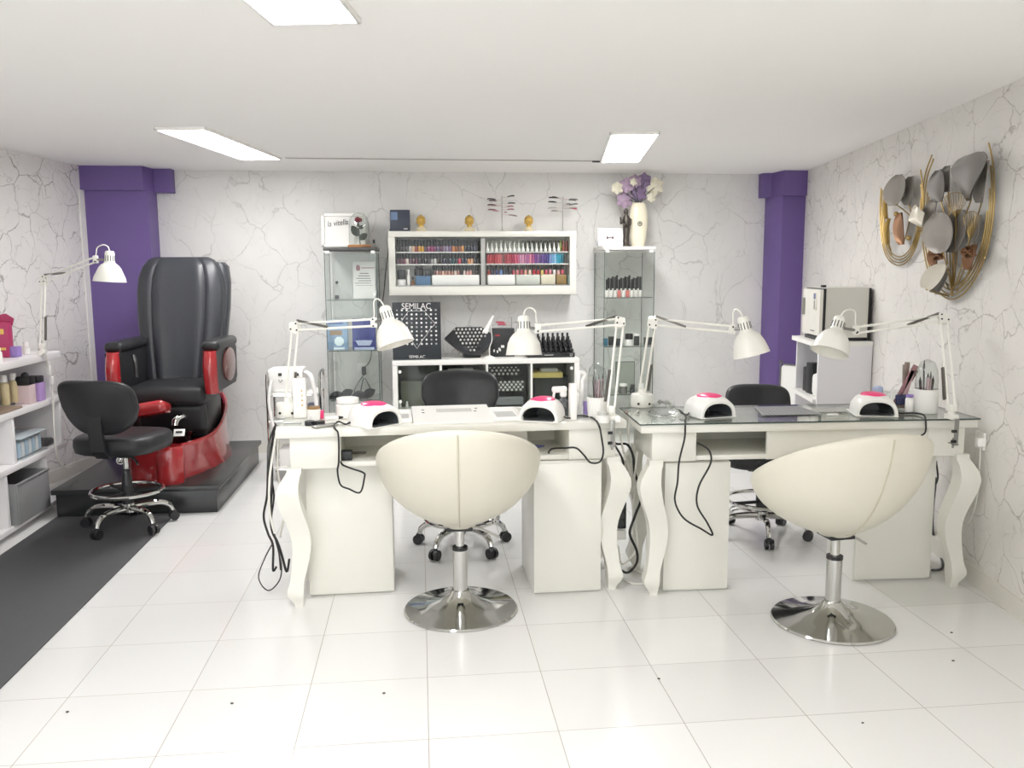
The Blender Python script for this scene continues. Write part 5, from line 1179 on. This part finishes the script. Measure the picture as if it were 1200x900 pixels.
q = P(683, 488); g = G(PLW); g.tube([q + V((.0, 0, .135)), q + V((.0, .01, .16)), q + V((.015, .02, .19)), q + V((-.01, .02, .2)), q + V((-.02, .0, .17)), q + V((-.02, 0, .11))], .009, 8, 4, closed=True); g.cyl(q + V((-.02, 0, .01)), q + V((.0, 0, .14)), .01); tag(g.build('white_handpiece'), 'white looped handpiece standing in the clear organizer', 'handpiece')
g = G(LIL2); g.cyl(q + V((.015, 0, .01)), q + V((.015, 0, .07)), .014); tag(g.build('tape_roll'), 'violet roll inside the clear organizer', 'roll')
p = P(699.5, 489); o = thing('brush_cup', 'white ribbed cup full of brushes under a clear dome', 'cup', p)
g = G(PLW); n = 48; rings = []
for z, r in ((0, .04), (.09, .046), (.095, .046), (.095, .042), (.012, .036)): rings.append([p + V(((r + .0015 * (k % 2)) * math.cos(2 * math.pi * k / n), (r + .0015 * (k % 2)) * math.sin(2 * math.pi * k / n), z)) for k in range(n)])
g.loft(rings); g.build('cup_body', o, w=True, ang=20)
g = G(DOMEG); g.lathe([(.043, .095), (.043, .19), (.036, .225), (.018, .245), (0, .25)], p, 28); g.lathe([(.0415, .095), (.0415, .19), (.0345, .223), (.017, .243), (0, .248)], p, 28); g.build('dome', o, w=True)
BRC = ['8a6a6e', '5a4448', 'b99aa0', '6e5a6a', '3c3236', 'a07f86', 'c0b0b2', '7c4a58']
for k, c in enumerate(BRC):
    a_ = k * 2.4; r_ = .012 + .014 * (k % 3) / 2; g = G(pol(c)); b_ = p + V((r_ * .6 * math.cos(a_), r_ * .6 * math.sin(a_), .02)); t_ = p + V((r_ * math.cos(a_), r_ * math.sin(a_), .155 + .012 * (k % 3)))
    g.tube([b_, t_], .0038, 8); g.use(pol('2f2a2a')).tube([t_, t_ + V((0, 0, .02))], [.0036, .001], 8)
    tag(g.build('nail_brush'), '%s nail brush counted clockwise under the clear dome of the ribbed cup' % ORD[k], 'brush', 'brushes under the clear dome')
bottle('round_jar', 'small white jar with grey lid in front of the ribbed brush cup', 'jar', P(706, 495), .030, .034, .014, PLW, mt('translucent grey lid', 'c3c4c0', .3), None, .8)
bx('white_stand', 'little white stand at the very corner of the plain desk', 'stand', P(723, 494.5) + V((.0, 0, .013)), (.03, .04, .026), PLW, .006)
# things on the open shelf of the plain desk
g = G(mt('dark blue tool', '3d3c6c', .4)); g.tube([HY(619, 523.5, 3.75), HY(626, 522, 3.75), HY(638, 521, 3.75)], [.008, .009, .004], 8); tag(g.build('blue_tool'), 'dark blue tool lying on the open shelf of the plain desk', 'tool').location.z = .645
bx('black_adapter', 'black power adapter on the open shelf end by the hanging cord loop', 'adapter', HY(405, 538, 3.70) * V((1, 1, 0)) + V((0, 0, .654)), (.06, .05, .042), BLKP, .006)
g = G(STEEL); q = HY(420, 527, 3.80); g.tube([q + V((-.03, 0, 0)), q + V((.03, 0, .0)), q + V((.035, 0, .006)), q + V((-.03, 0, .006))], .003, 6, closed=True); tag(g.build('metal_clip'), 'metal clip on the open shelf above the black adapter', 'clip').location.z = .636
bx('white_box', 'white box standing at the back of the open desk shelf', 'box', HY(600, 522, 3.92) * V((1, 1, 0)) + V((0, 0, .672)), (.14, .06, .078), PLW)

# ------------------------------------------------------------------ on the glass topped desk
g = G(glass('crumpled film', (.93, .94, .93), 2.2, .12)); c = P(778, 484); n = 16; rings = []
for i in range(7):
    t = i / 6; rings.append([c + V(((.062 - .03 * t) * (1 + .35 * math.sin(5.3 * k + i * 2.1)) * math.cos(2 * math.pi * k / n) * 1.1, (.05 - .025 * t) * (1 + .35 * math.sin(3.7 * k + i)) * math.sin(2 * math.pi * k / n), .001 + .05 * t * (1 + .25 * math.sin(k * 4.1 + i)))) for k in range(n)])
g.loft(rings); tag(g.build('clear_bag', ang=15), 'crumpled clear plastic bag on the glass topped desk', 'bag')
a, b, c, d = P(890, 488), P(966, 486), P(936, 475), P(883, 476)
o = thing('dust_collector', 'dark grey dust collector pad in the middle of the glass topped desk', 'dust collector', (a + c) / 2, 0)
o.location.z = ZD + .001
g = G(mt('grey filter', '9a9a9c', .5)); q = [P(893, 487.5), P(964, 486), P(934, 476.5), P(884, 477.5)]; z0 = ZD + .002
g.add([(w.x, w.y, z0) for w in q] + [(w.x, w.y, z0 + .002) for w in q], [(0, 1, 2, 3), (7, 6, 5, 4)] + [(k, (k + 1) % 4, (k + 1) % 4 + 4, k + 4) for k in range(4)]); g.build('filter_pad', o, w=True)
g = G(mt('dark grille', '707074', .5)); e0, e1, f0, f1 = V((q[0].x, q[0].y, 0)), V((q[1].x, q[1].y, 0)), V((q[3].x, q[3].y, 0)), V((q[2].x, q[2].y, 0))
for i in range(1, 14):
    t = i / 14; A_, B_ = e0.lerp(e1, t), f0.lerp(f1, t); g.tube([A_ + V((0, 0, z0 + .002)), B_ + V((0, 0, z0 + .002))], .0016, 4)
g.build('grille', o, w=True)
g = G(PLW); g.box(P(968, 487) + V((.03, .0, .004)), (.05, .02, .007), .002); g.build('bracket', o, w=True)
# brush organizer by the crackle wall
p = P(1050, 479); o = thing('acrylic_organizer', 'clear organizer stuffed with files and brushes on the glass topped desk', 'organizer', p)
g = G(CLEAR)
for c, d in (((0, 0, .003), (.13, .08, .006)), ((.063, 0, .045), (.003, .08, .09)), ((-.063, 0, .045), (.003, .08, .09)), ((0, .04, .045), (.13, .003, .09)), ((0, -.04, .045), (.13, .003, .09)), ((0, 0, .045), (.003, .08, .09))): g.box(p + V(c), d)
g.build('box', o, w=True)
FL = [('mauve', 'a0767c', -.03, .19, .22), ('brown', '7a5a52', -.022, .175, .25), ('rose', 'b8646a', .0, .15, .18), ('pale pink', 'cfaeb0', .012, .155, .12), ('taupe', '8c7a70', .03, .18, .02), ('grey', '9a928c', .045, .17, -.02)]
for k, (nm, c, dx, L_, lean) in enumerate(FL):
    X = M.Translation(p + V((dx, -.02 + .012 * (k % 3), .008))) @ M.Rotation(lean * 2.2, 4, 'Y'); g = G(pol(c)); g.X = X; L_ *= 1.2; g.box((0, 0, L_ / 2), (.026, .006, L_), .003)
    tag(g.build('nail_file'), '%s nail file standing in the clear organizer by the brush cup' % nm, 'nail file', 'nail files in the clear organizer')
bx('navy_case', 'dark navy case at the front of the clear file organizer', 'case', p + V((0, -.055, .052)), (.07, .02, .05), mt('deep navy', '2c2f55', .4), .006, M.Rotation(R(-12), 4, 'X'))
bx('patterned_pouch', 'blue and white patterned pouch behind the fourth nail lamp', 'pouch', P(1030, 480) + V((0, .02, .06)), (.05, .03, .1), mt('blue white print', 'a9b4d0', .5, var=.6, vs=60), .012)
bx('green_bottle_box', 'olive tinted little box inside the clear file organizer', 'box', p + V((.02, .0, .03)), (.03, .04, .05), mt('olive tint', '8d9274', .4))
o = bottle('cuticle_bottle', 'white bottle with violet label between the organizer and brush cup', 'bottle', P(1065, 484), .018, .075, .012, PLW, LIL2, None, .9)
p = P(1084, 483); o = tag(G(PLW).lathe([(0, 0), (.052, 0), (.054, .006), (.054, .108), (.05, .11), (.048, .105), (.048, .02), (0, .02)], p, 36).build('brush_cup'), 'large plain white cup of brushes by the crackle wall', 'cup')
g = G(DOMEG); g.lathe([(.05, .11), (.049, .16), (.045, .20), (.03, .235), (0, .25)], p + V((.0, .0, 0)), 28); g.lathe([(.0485, .11), (.0475, .16), (.0435, .199), (.0285, .233), (0, .248)], p, 28); g.build('dome', o, w=True)
for k, (c, dx, dy, h, r_) in enumerate((('3a3034', -.018, 0, .245, .004), ('b08a8c', .0, -.01, .185, .005), ('9a6e74', .008, .01, .18, .005), ('c8a8a8', .016, -.004, .178, .005), ('6e5a5c', .024, .01, .19, .004), ('46403f', .03, 0, .17, .006), ('2e2a2c', -.028, .008, .165, .006))):
    g = G(pol(c)); b_ = p + V((dx * .6, dy * .6, .025)); t_ = p + V((dx, dy, h - .02)); g.tube([b_, t_], r_, 8); g.use(pol('2f2a2a')).tube([t_, t_ + V((0, 0, .02))], [r_ * .9, .001], 8)
    tag(g.build('nail_brush'), '%s brush from the organizer side in the large plain white cup' % ORD[k], 'brush', 'brushes in the plain white cup')
g = G(CLEAR); q = P(1071, 481)
for dx in (-.03, -.008): g.box(q + V((dx, .04, .095)), (.018, .004, .19), .001)
g.box(q + V((-.019, .04, .004)), (.05, .03, .008), .002)
tag(g.build('acrylic_stand'), 'clear upright acrylic stand behind the brush cup', 'stand')

# ------------------------------------------------------------------ shelf unit and towel warmer by the right wall
UY0, UY1, ux = 5.00, 5.52, 2.44
def wx(x, y): return x + .182 * (y - UY0)
ru = thing('shelf_unit', 'white shelf unit by the purple column carrying the towel warmer', 'shelf', (2.60, 5.25, 0))
xb = xr(UY0) - .006
def skew(g, x0, x1, y0, y1, z0, z1):
    q = [(wx(x0, y0), y0), (wx(x1, y0), y0), (wx(x1, y1), y1), (wx(x0, y1), y1)]
    g.add([(x, y, z0) for x, y in q] + [(x, y, z1) for x, y in q], [(3, 2, 1, 0), (4, 5, 6, 7)] + [(k, (k + 1) % 4, (k + 1) % 4 + 4, k + 4) for k in range(4)]); return g
UW = mt('cool white laminate', 'e3e2e6', .4, var=.01)
skew(G(UW), ux, xb, UY0, UY0 + .022, 0, .975).build('end_panel', ru, w=True)
skew(G(UW), ux, xb, UY1 - .02, UY1, 0, .975).build('end_panel', ru, w=True)
skew(G(UW), xb - .012, xb, UY0 + .022, UY1 - .02, 0, .975).build('back_panel', ru, w=True)
skew(G(WHITE2), ux - .03, xb, UY0 - .01, UY1 + .02, .975, 1.003).build('top_board', ru, w=True)
for z in (.645, .30, .05): skew(G(WHITE2), ux - (.02 if z > .5 else 0), xb - .012, UY0 + .022, UY1 - (.02 if z < .5 else -.02), z - .025, z).build('shelf_board', ru, w=True)
for dx, dy, w_, h_, lb in ((.06, .36, .10, .16, 'black box deepest on the middle shelf of the unit below the towel warmer'), (.05, .26, .09, .20, 'tall black box in the middle of the shelf below the towel warmer')):
    bx('black_box', lb, 'box', (wx(ux + dx + .03, UY0 + dy), UY0 + dy, .6455 + h_ / 2), (.12, w_, h_), BLKP, .006)
bx('tissue_pack', 'white tissue pack nearest the end panel on the shelf below the towel warmer', 'tissue pack', (wx(ux + .07, UY0 + .1), UY0 + .1, .6455 + .075), (.11, .13, .15), PLW, .03)
tw = thing('towel_warmer', 'white towel warmer cabinet with steel door on the shelf unit', 'towel warmer', (2.60, 5.25, 1.003))
g = G(BLKP); skew(g, ux + .02, xb - .01, UY0 + .05, UY0 + .40, 1.004, 1.025); g.build('base', tw, w=True)
TWZ0, TWZ1 = 1.025, 1.335
g = G(mt('pale grey enamel', 'cfcdc5', .35, var=.02)); skew(g, ux + .045, xb - .03, UY0 + .03, UY0 + .42, TWZ0, TWZ1); g.build('housing', tw, w=True)
g = G(BLKP); skew(g, xb - .03, xb - .012, UY0 + .035, UY0 + .42, TWZ0 - .01, TWZ1 - .004); g.build('back_cover', tw, w=True)
g = G(mt('warm steel door', 'e3e0d8', .3, metal=.1)); skew(g, ux + .005, ux + .025, UY0 + .03, UY0 + .42, TWZ0 + .012, TWZ1 - .012); door = g.build('door', tw, w=True)
g = G(BLKP); skew(g, ux + .025, ux + .045, UY0 + .035, UY0 + .415, TWZ0 + .006, TWZ1 - .006); g.build('gasket', tw, w=True)
g = G(STEEL); skew(g, ux - .012, ux + .005, UY0 + .365, UY0 + .385, TWZ0 + .13, TWZ1 - .07); g.build('handle', door, w=True)
g = G(mt('warm steel door', 'e3e0d8', .3)); skew(g, ux - .004, ux + .005, UY0 + .10, UY0 + .145, TWZ1 - .14, TWZ1 - .03); g.use(STEEL); skew(g, ux - .006, ux + .003, UY0 + .112, UY0 + .132, TWZ1 - .135, TWZ1 - .08); g.use(mt('display blue', '3d4d86', .3)); skew(g, ux - .006, ux + .003, UY0 + .105, UY0 + .14, TWZ1 - .072, TWZ1 - .036); g.build('door_latch', door, w=True)
g = G(DARK); skew(g, ux + .003, ux + .0055, UY0 + .13, UY0 + .22, TWZ0 + .035, TWZ0 + .04); g.build('print', door, w=True)
g = G(BLKP); skew(g, ux + .05, ux + .075, UY0 + .14, UY0 + .18, TWZ1, TWZ1 + .014); g.build('switch', tw, w=True)
o = thing('folding_table', 'white folded table leaning in the corner before the purple column', 'table', (2.62, 6.0, 0))
g = G(PLW); a, b = HY(917, 436, 6.05), HY(937, 448, 5.7)
ol = []
X = frame((a.x + .01, 6.10, .02), V((.30, -.95, 0)).normalized(), V((.95, .30, 0)).normalized(), (0, 0, 1))
hh = HY(920, 428, 6.05).z - .02
for k in range(7): ol.append((.035 * (1 - math.cos(k * math.pi / 12)), hh - .035 * (1 - math.sin(k * math.pi / 12))))
g.prism([(0, 0)] + ol + [(.42, hh), (.42, 0)], .03, X); g.build('tabletop', o, w=True)
g = G(STEEL); g.tube([X @ V((0.0, -.006, .0)), X @ V((.0, -.006, hh - .03)), X @ V((.04, -.006, hh + .008)), X @ V((.42, -.006, hh + .008))], .006, 6, 2); g.build('edge_trim', o, w=True)

# ------------------------------------------------------------------ gold wall ornament on the right wall
wd = V((.182, 1, 0)).normalized(); wn = V((-wd.y, wd.x, 0)); wo = V((xr(3.4), 3.4, 0))
def HW(u, v, off=.05):
    d = ray(u, v); o_ = wo + wn * off; t = (o_ - CP).dot(wn) / d.dot(wn); return CP + d * t
def cr(x, y, off=.05): return HW(1000 + x / 4.285, 150 + y / 4.285, off)
def orn(label, loc): return thing('wall_ornament', label, 'wall art', loc)
big = orn('large gold oval wall ornament with grey ginkgo leaves on the crackle wall', cr(500, 500, 0))
sml = orn('smaller gold oval wall ornament joined beside the large one', cr(240, 480, 0))
def hoop(par, pts, k, cx, cy):
    for i in range(k):
        q = 1 - .06 * i; st = i % 2
        pp = [cr(cx + (x - cx) * q, cy + (y - cy) * q, .025 + .004 * i) for x, y in pts]
        if i: pp = pp[(1 if i > 1 else 0):len(pp) - i]
        g = G(GOLD); g.tube(pp, .0038, 8, 6); g.build('hoop', par, w=True)
    g = G(GOLD)
    for j in (len(pts) // 3, 2 * len(pts) // 3): g.tube([cr(pts[j][0], pts[j][1], .0), cr(pts[j][0], pts[j][1], .03)], .004, 6)
    g.build('wall_bracket', par, w=True)
hoop(big, [(395, 135), (360, 240), (345, 380), (345, 520), (358, 640), (385, 745), (430, 825), (490, 860), (550, 835), (610, 760), (660, 650), (690, 530), (706, 400), (708, 280), (700, 170), (680, 75)], 4, 520, 480)
hoop(sml, [(140, 300), (134, 400), (137, 500), (150, 600), (180, 665), (225, 690), (268, 672), (305, 620), (332, 540), (350, 440), (352, 340), (346, 270), (338, 210)], 4, 245, 450)
def gleaf(par, x, y, w_, h_, mat, rot=0, off=.06, kind='oval', base=None, name='leaf'):
    """blade of real thickness standing off the wall, base below"""
    w_ *= 1.15; h_ *= 1.08
    c = cr(x, y, off); ux_ = (cr(x + 10, y, off) - c) / 10; X = V((ux_.x, ux_.y, 0)); sx = X.length; X.normalize(); sz = 1 / 4.285 * .0035 * (c.y / 3.4)
    sz = (cr(x, y, off) - cr(x, y + 10, off)).z / 10
    n = 13; vs = []; fs = []; m = 7
    ca, sa = math.cos(R(rot)), math.sin(R(rot))
    for sd in (0, 1):
        for i in range(n):
            t = i / (n - 1)
            if kind == 'fan': hw = .06 + .98 * math.sin(math.pi * .5 * min(1, t * 1.1)) ** 1.3 * (1 if t < .8 else 1 - ((t - .8) / .2) ** 2 * .35)
            elif kind == 'kite': hw = (t / .45 if t < .45 else (1 - t) / .55) * .95 + .05
            else: hw = max(.03, math.sin(math.pi * (t * .94 + .04)) ** .5)
            for k in range(m):
                s_ = -1 + 2 * k / (m - 1); lx = s_ * hw * w_ / 2; ly = (t - .5) * h_
                if kind == 'fan' and t > .8: ly += -.06 * h_ * abs(s_) ** 2 + .02 * h_ * math.sin(s_ * 9)
                px = lx * ca - ly * sa; py = lx * sa + ly * ca
                bul = .018 * (s_ * s_) - .02 * (t - .5) ** 2 * 2
                vs.append(c + X * (px * sx) + V((0, 0, py * sz)) + wn * (bul + .003 * sd))
    N = n * m
    for sd in (0, 1):
        for i in range(n - 1):
            for k in range(m - 1):
                f = (sd * N + i * m + k, sd * N + i * m + k + 1, sd * N + (i + 1) * m + k + 1, sd * N + (i + 1) * m + k); fs.append(f if sd else f[::-1])
    for i in range(n - 1):
        for k in (0, m - 1): fs.append((i * m + k, (i + 1) * m + k, N + (i + 1) * m + k, N + i * m + k))
    for k in range(m - 1):
        for i in (0, n - 1): fs.append((i * m + k, i * m + k + 1, N + i * m + k + 1, N + i * m + k))
    g = G(mat); g.add(vs, fs); lf = g.build(name, par, w=True, ang=70)
    bx_, by_ = x + (h_ / 2) * sa * .95, y + (h_ / 2) * ca * .95
    if base: g = G(GOLD); g.tube([cr(bx_, by_, off), cr((bx_ + base[0]) / 2 + 4, (by_ + base[1]) / 2, off * .8), cr(base[0], base[1], .03)], .0035, 6, 5); g.build('stem', par, w=True)
    return lf
GL = mt('grey lacquer leaf', '918b84', .4, metal=.2, var=.3, vs=5); GL2 = mt('dark grey lacquer leaf', '6f6a65', .4, metal=.2, var=.2, vs=5); WLf = mt('pearl lacquer leaf', 'd6d0c2', .35, metal=.2, var=.1, vs=6)
BZ = mt('bronze leaf', '8f6a4e', .4, metal=.6, var=.2); GF = mt('gold fan leaf', 'b09355', .35, metal=.8, var=.15, vs=30)
gleaf(sml, 222, 312, 95, 140, GL, -8, .07, 'oval', (285, 440)); gleaf(sml, 285, 315, 55, 130, mt('light grey lacquer leaf', 'a9a49c', .4, metal=.15, var=.2), -4, .04, 'oval', (290, 470))
gleaf(sml, 335, 440, 75, 115, WLf, 18, .09, 'kite', (322, 520)); gleaf(sml, 243, 505, 46, 150, BZ, 6, .05, 'oval', (285, 440))
gleaf(sml, 172, 380, 11, 140, GF, 0, .04, 'oval', (180, 600), 'fern_leaf'); gleaf(sml, 178, 520, 12, 120, GF, 0, .045, 'oval', (190, 640), 'fern_leaf')
g = G(GOLD); g.ball(cr(215, 432, .06), .014); g.ball(cr(278, 552, .06), .014); g.build('bead', sml, w=True)
gleaf(big, 435, 290, 75, 150, GL2, 4, .07, 'oval', (480, 560)); gleaf(big, 475, 255, 50, 120, GL, 2, .04, 'oval', (478, 470)); gleaf(big, 395, 430, 62, 130, GL, -10, .05, 'oval', (430, 560))
gleaf(big, 592, 245, 155, 220, GL2, 0, .09, 'fan', (540, 480)); gleaf(big, 655, 270, 60, 190, GL, -6, .05, 'oval', (600, 500))
gleaf(big, 440, 525, 135, 190, GL, 6, .10, 'oval', (495, 820)); gleaf(big, 520, 520, 110, 200, GL, -12, .07, 'oval', (500, 820))
def wire_leaf(x, y, w_, h_, lean, base, off):
    """open fan of fine gold ribs with a rim"""
    foot = (x + lean * .5, y + h_ / 2); rim = []; g = G(GOLD)
    for k in range(9):
        t = -1 + k / 4; tip = (x + t * w_ / 2 - lean * .5, y - h_ / 2 + .22 * h_ * t * t); rim.append(cr(tip[0], tip[1], off + .02 * t * t))
        mid = (x + t * w_ * .34, y + h_ * .02); g.tube([cr(foot[0], foot[1], off), cr(mid[0], mid[1], off + .012), rim[-1]], .0016, 5, 5)
    g.tube(rim, .0022, 5, 4); mids = [cr(x + (-1 + k / 4) * w_ * .34, y + h_ * .02, off + .012) for k in range(9)]; g.tube(mids, .0014, 5, 3)
    lf = g.build('wire_leaf', big, w=True); g = G(GOLD); g.tube([cr(foot[0], foot[1], off), cr((foot[0] + base[0]) / 2, (foot[1] + base[1]) / 2, off * .8), cr(base[0], base[1], .03)], .0035, 6, 5); g.build('stem', big, w=True)
wire_leaf(515, 388, 118, 130, 0, (500, 800), .08); wire_leaf(590, 490, 85, 145, -10, (510, 800), .07)
gleaf(big, 620, 510, 60, 130, mt('light grey lacquer leaf', '9a958e'), -8, .04, 'oval', (520, 790))
gleaf(big, 412, 750, 80, 150, WLf, -38, .09, 'oval', (470, 840)); gleaf(big, 440, 770, 70, 130, GL, -25, .06, 'oval', (480, 845))
gleaf(big, 415, 645, 44, 90, BZ, 0, .06, 'oval', (480, 810)); gleaf(big, 598, 650, 50, 120, BZ, -12, .05, 'oval', (520, 820))
for cx, cy in ((430, 635), (590, 622)):
    for k in range(5): gleaf(big, cx + 20 * math.cos(k * 1.257), cy + 16 * math.sin(k * 1.257), 26, 30, BZ, k * 72, .08, 'oval', None, 'petal')
for bxp in (470, 485, 500, 520): 
    g = G(GOLD); g.tube([cr(bxp - 6, 480 + 5, .05), cr(bxp, 650, .05), cr(495, 845, .03)], .0032, 6, 5); g.build('stem', big, w=True)

# ------------------------------------------------------------------ loose cables
def cable(label, pts, r, mat, sub=6): return tag(G(mat).tube(pts, r, 6, sub).build('power_cable'), label, 'cable')
yl = 3.66
cable('black cable hanging outermost beside the plain desk end, ending near the floor', [HY(322, 500, 3.95), HY(315, 520, 3.85), HY(314, 545, yl), HY(313, 580, yl), HY(309, 605, yl), HY(314, 625, yl), HY(320, 640, yl), HY(320, 668, yl), HY(324, 664, yl)], .005, CABLE_B)
cable('second black cable hanging beside the plain desk end with a plug', [HY(324, 498, 3.95), HY(318, 525, 3.85), HY(319, 560, yl), HY(317, 600, yl), HY(319, 622, yl), HY(325, 635, yl), HY(330, 650, yl), HY(336, 670, yl), HY(339, 655, yl)], .0055, CABLE_B)
cable('third thin black cable twisted with the others at the plain desk end', [HY(326, 500, 3.95), HY(317, 545, yl + .03), HY(321, 580, yl + .02), HY(318, 610, yl), HY(323, 632, yl), HY(327, 648, yl), HY(329, 668, yl)], .004, CABLE_B)
cable('thin black cable forming a wide loop near the floor at the plain desk end', [HY(320, 636, 3.64), HY(310, 655, 3.62), HY(303, 677, 3.6), HY(314, 692, 3.6), HY(327, 681, 3.6), HY(330, 664, 3.62), HY(326, 645, 3.64)], .0028, CABLE_B)
cable('white cable hanging in front of the black ones at the plain desk end', [HY(325, 500, 3.9), HY(322, 520, 3.7), HY(316, 560, 3.64), HY(316, 600, 3.64), HY(322, 625, 3.64)], .005, CABLE_W)
cable('white cable curving beside the curved leg of the plain desk', [HY(328, 500, 3.9), HY(325, 540, 3.72), HY(328, 570, 3.72), HY(333, 600, 3.72), HY(328, 630, 3.72)], .0045, CABLE_W)
yc = 3.79
cable('black cable hanging between the two desks in a deep loop', [HY(716, 512, yc), HY(722, 520, yc), HY(735, 521, yc), HY(742, 535, yc), HY(744, 555, yc), HY(752, 580, yc), HY(744, 605, yc), HY(738, 625, yc), HY(746, 645, yc), HY(746, 660, yc), HY(736, 671, yc), HY(727, 668, yc)], .006, CABLE_B)
cable('second black cable between the two desks ending at the socket strip', [HY(716, 515, yc - .03), HY(730, 540, yc - .03), HY(727, 560, yc - .03), HY(722, 575, yc - .03), HY(728, 598, yc - .02)], .005, CABLE_B)
cable('white cable looping down between the two desks from the lamp base', [HY(748, 481, 3.84), HY(740, 490, 3.80), HY(737, 500, 3.80), HY(738, 530, 3.80), HY(748, 560, 3.80), HY(742, 590, 3.80), HY(745, 615, 3.80), HY(747, 640, 3.80), HY(738, 655, 3.80), HY(728, 660, 3.80), HY(724, 640, 3.80)], .005, CABLE_W)
cable('second white cable hanging straight between the two desks', [HY(726, 505, 3.77), HY(731, 530, 3.77), HY(738, 550, 3.77), HY(741, 575, 3.77), HY(747, 530, 3.77)], .0045, CABLE_W)
cable('white cable lying on the tiles between the desk feet', [HZ(724, 668, .006), HZ(728, 676, .006), HZ(742, 684, .006), HZ(760, 683, .006), HZ(770, 680, .006), HZ(752, 672, .006), HZ(738, 665, .006)], .006, CABLE_W)
cable('grey cable along the floor behind the curved leg by the crackle wall', [HZ(1092, 668, .006), HZ(1105, 664, .006), HZ(1098, 640, .006), HY(1094, 630, 4.0), HY(1093, 600, 3.95), HY(1097, 560, 3.9)], .006, mt('grey cord', '55575a', .5))
o = thing('socket_strip', 'black socket strip hanging in the gap between the two desks', 'power strip', HY(727, 605, 3.83))
q = HY(727, 603, 3.83); g = G(BLKP); g.box(q, (.05, .04, .13), .006); g.build('body', o, w=True)
g = G(DARK)
for dz in (-.04, 0, .04): g.cyl(q + V((0, -.021, dz)), q + V((0, -.018, dz)), .016, n=16)
g.build('socket', o, w=True)
g = G(PLW); g.box(q + V((.0, .02, -.1)), (.06, .05, .05), .008); tag(g.build('power_adapter'), 'white adapter below the black socket strip between the desks', 'adapter')
cable('black cord running down the wall from the dark box beside the wall cabinet', [HY(457, 268, 6.86), HY(455.5, 290, 6.93), HY(452, 318, 6.93), HY(449.5, 345, 6.93), HY(447, 360, 6.93), HY(446, 376, 6.93)], .003, CABLE_B)
# outlet and cord on the crackle wall
def HWr(u, v, off=.012): return HW(u, v, off)
o = thing('wall_outlet', 'white outlet with plug on the crackle wall behind the desk end', 'outlet', HWr(1149, 516))
g = G(PLW); g.X = frame(HWr(1149, 516, .008), wd, wn, (0, 0, 1)); g.box((0, 0, 0), (.08, .014, .08), .004); g.build('face_plate', o, w=True)
g = G(PLW); g.X = frame(HWr(1149, 518, .03), wd, wn, (0, 0, 1)); g.box((0, 0, 0), (.035, .04, .04), .008); g.build('plug', o, w=True)
cable('pale cord dropping down the crackle wall from its outlet', [HWr(1149, 521, .03), HWr(1148, 545, .02), HWr(1146, 575, .015), HWr(1141, 600, .015), HWr(1134, 613, .015), HWr(1128, 610, .02)], .004, CABLE_W)
# specks on the tiles
for u, v, lb in ((79, 835, 'dark speck on the tiles near the corner of the charcoal mat'), (272, 825, 'dark speck on the tiles below the hanging cable loop'), (450, 813, 'dark speck on the tiles between mat and first chair base'), (772, 796, 'dark speck on the tile joint midway between the chair bases'), (1115, 742, 'dark speck on the tiles by the second chair base'), (1117, 775, 'larger dark speck on the tile joint by the crackle wall'), (1011, 848, 'pale speck on the tiles in front of the second chair base')):
    p = HZ(u, v, .0); g = G(mt('lint', '5a544c', .9)); g.ball(p + V((0, 0, .003)), .006 if 'pale' not in lb else .005, (1, .7, .4), 8, 6); tag(g.build('lint_speck'), lb, 'speck', 'specks on the floor tiles')

# ------------------------------------------------------------------ world and output look
w = bpy.data.worlds.new('world'); scene.world = w; w.use_nodes = True
w.node_tree.nodes['Background'].inputs[0].default_value = (.96, .98, 1, 1); w.node_tree.nodes['Background'].inputs[1].default_value = WORLD
scene.view_settings.view_transform = 'Standard'; scene.view_settings.look = 'None'; scene.view_settings.gamma = 1; scene.view_settings.use_curve_mapping = False
scene.view_settings.exposure = EXPOSURE
cy = scene.cycles; cy.transparent_max_bounces = 40; cy.max_bounces = 16; cy.diffuse_bounces = 12; cy.use_denoising = True; cy.caustics_reflective = False; cy.caustics_refractive = False; cy.sample_clamp_indirect = 6
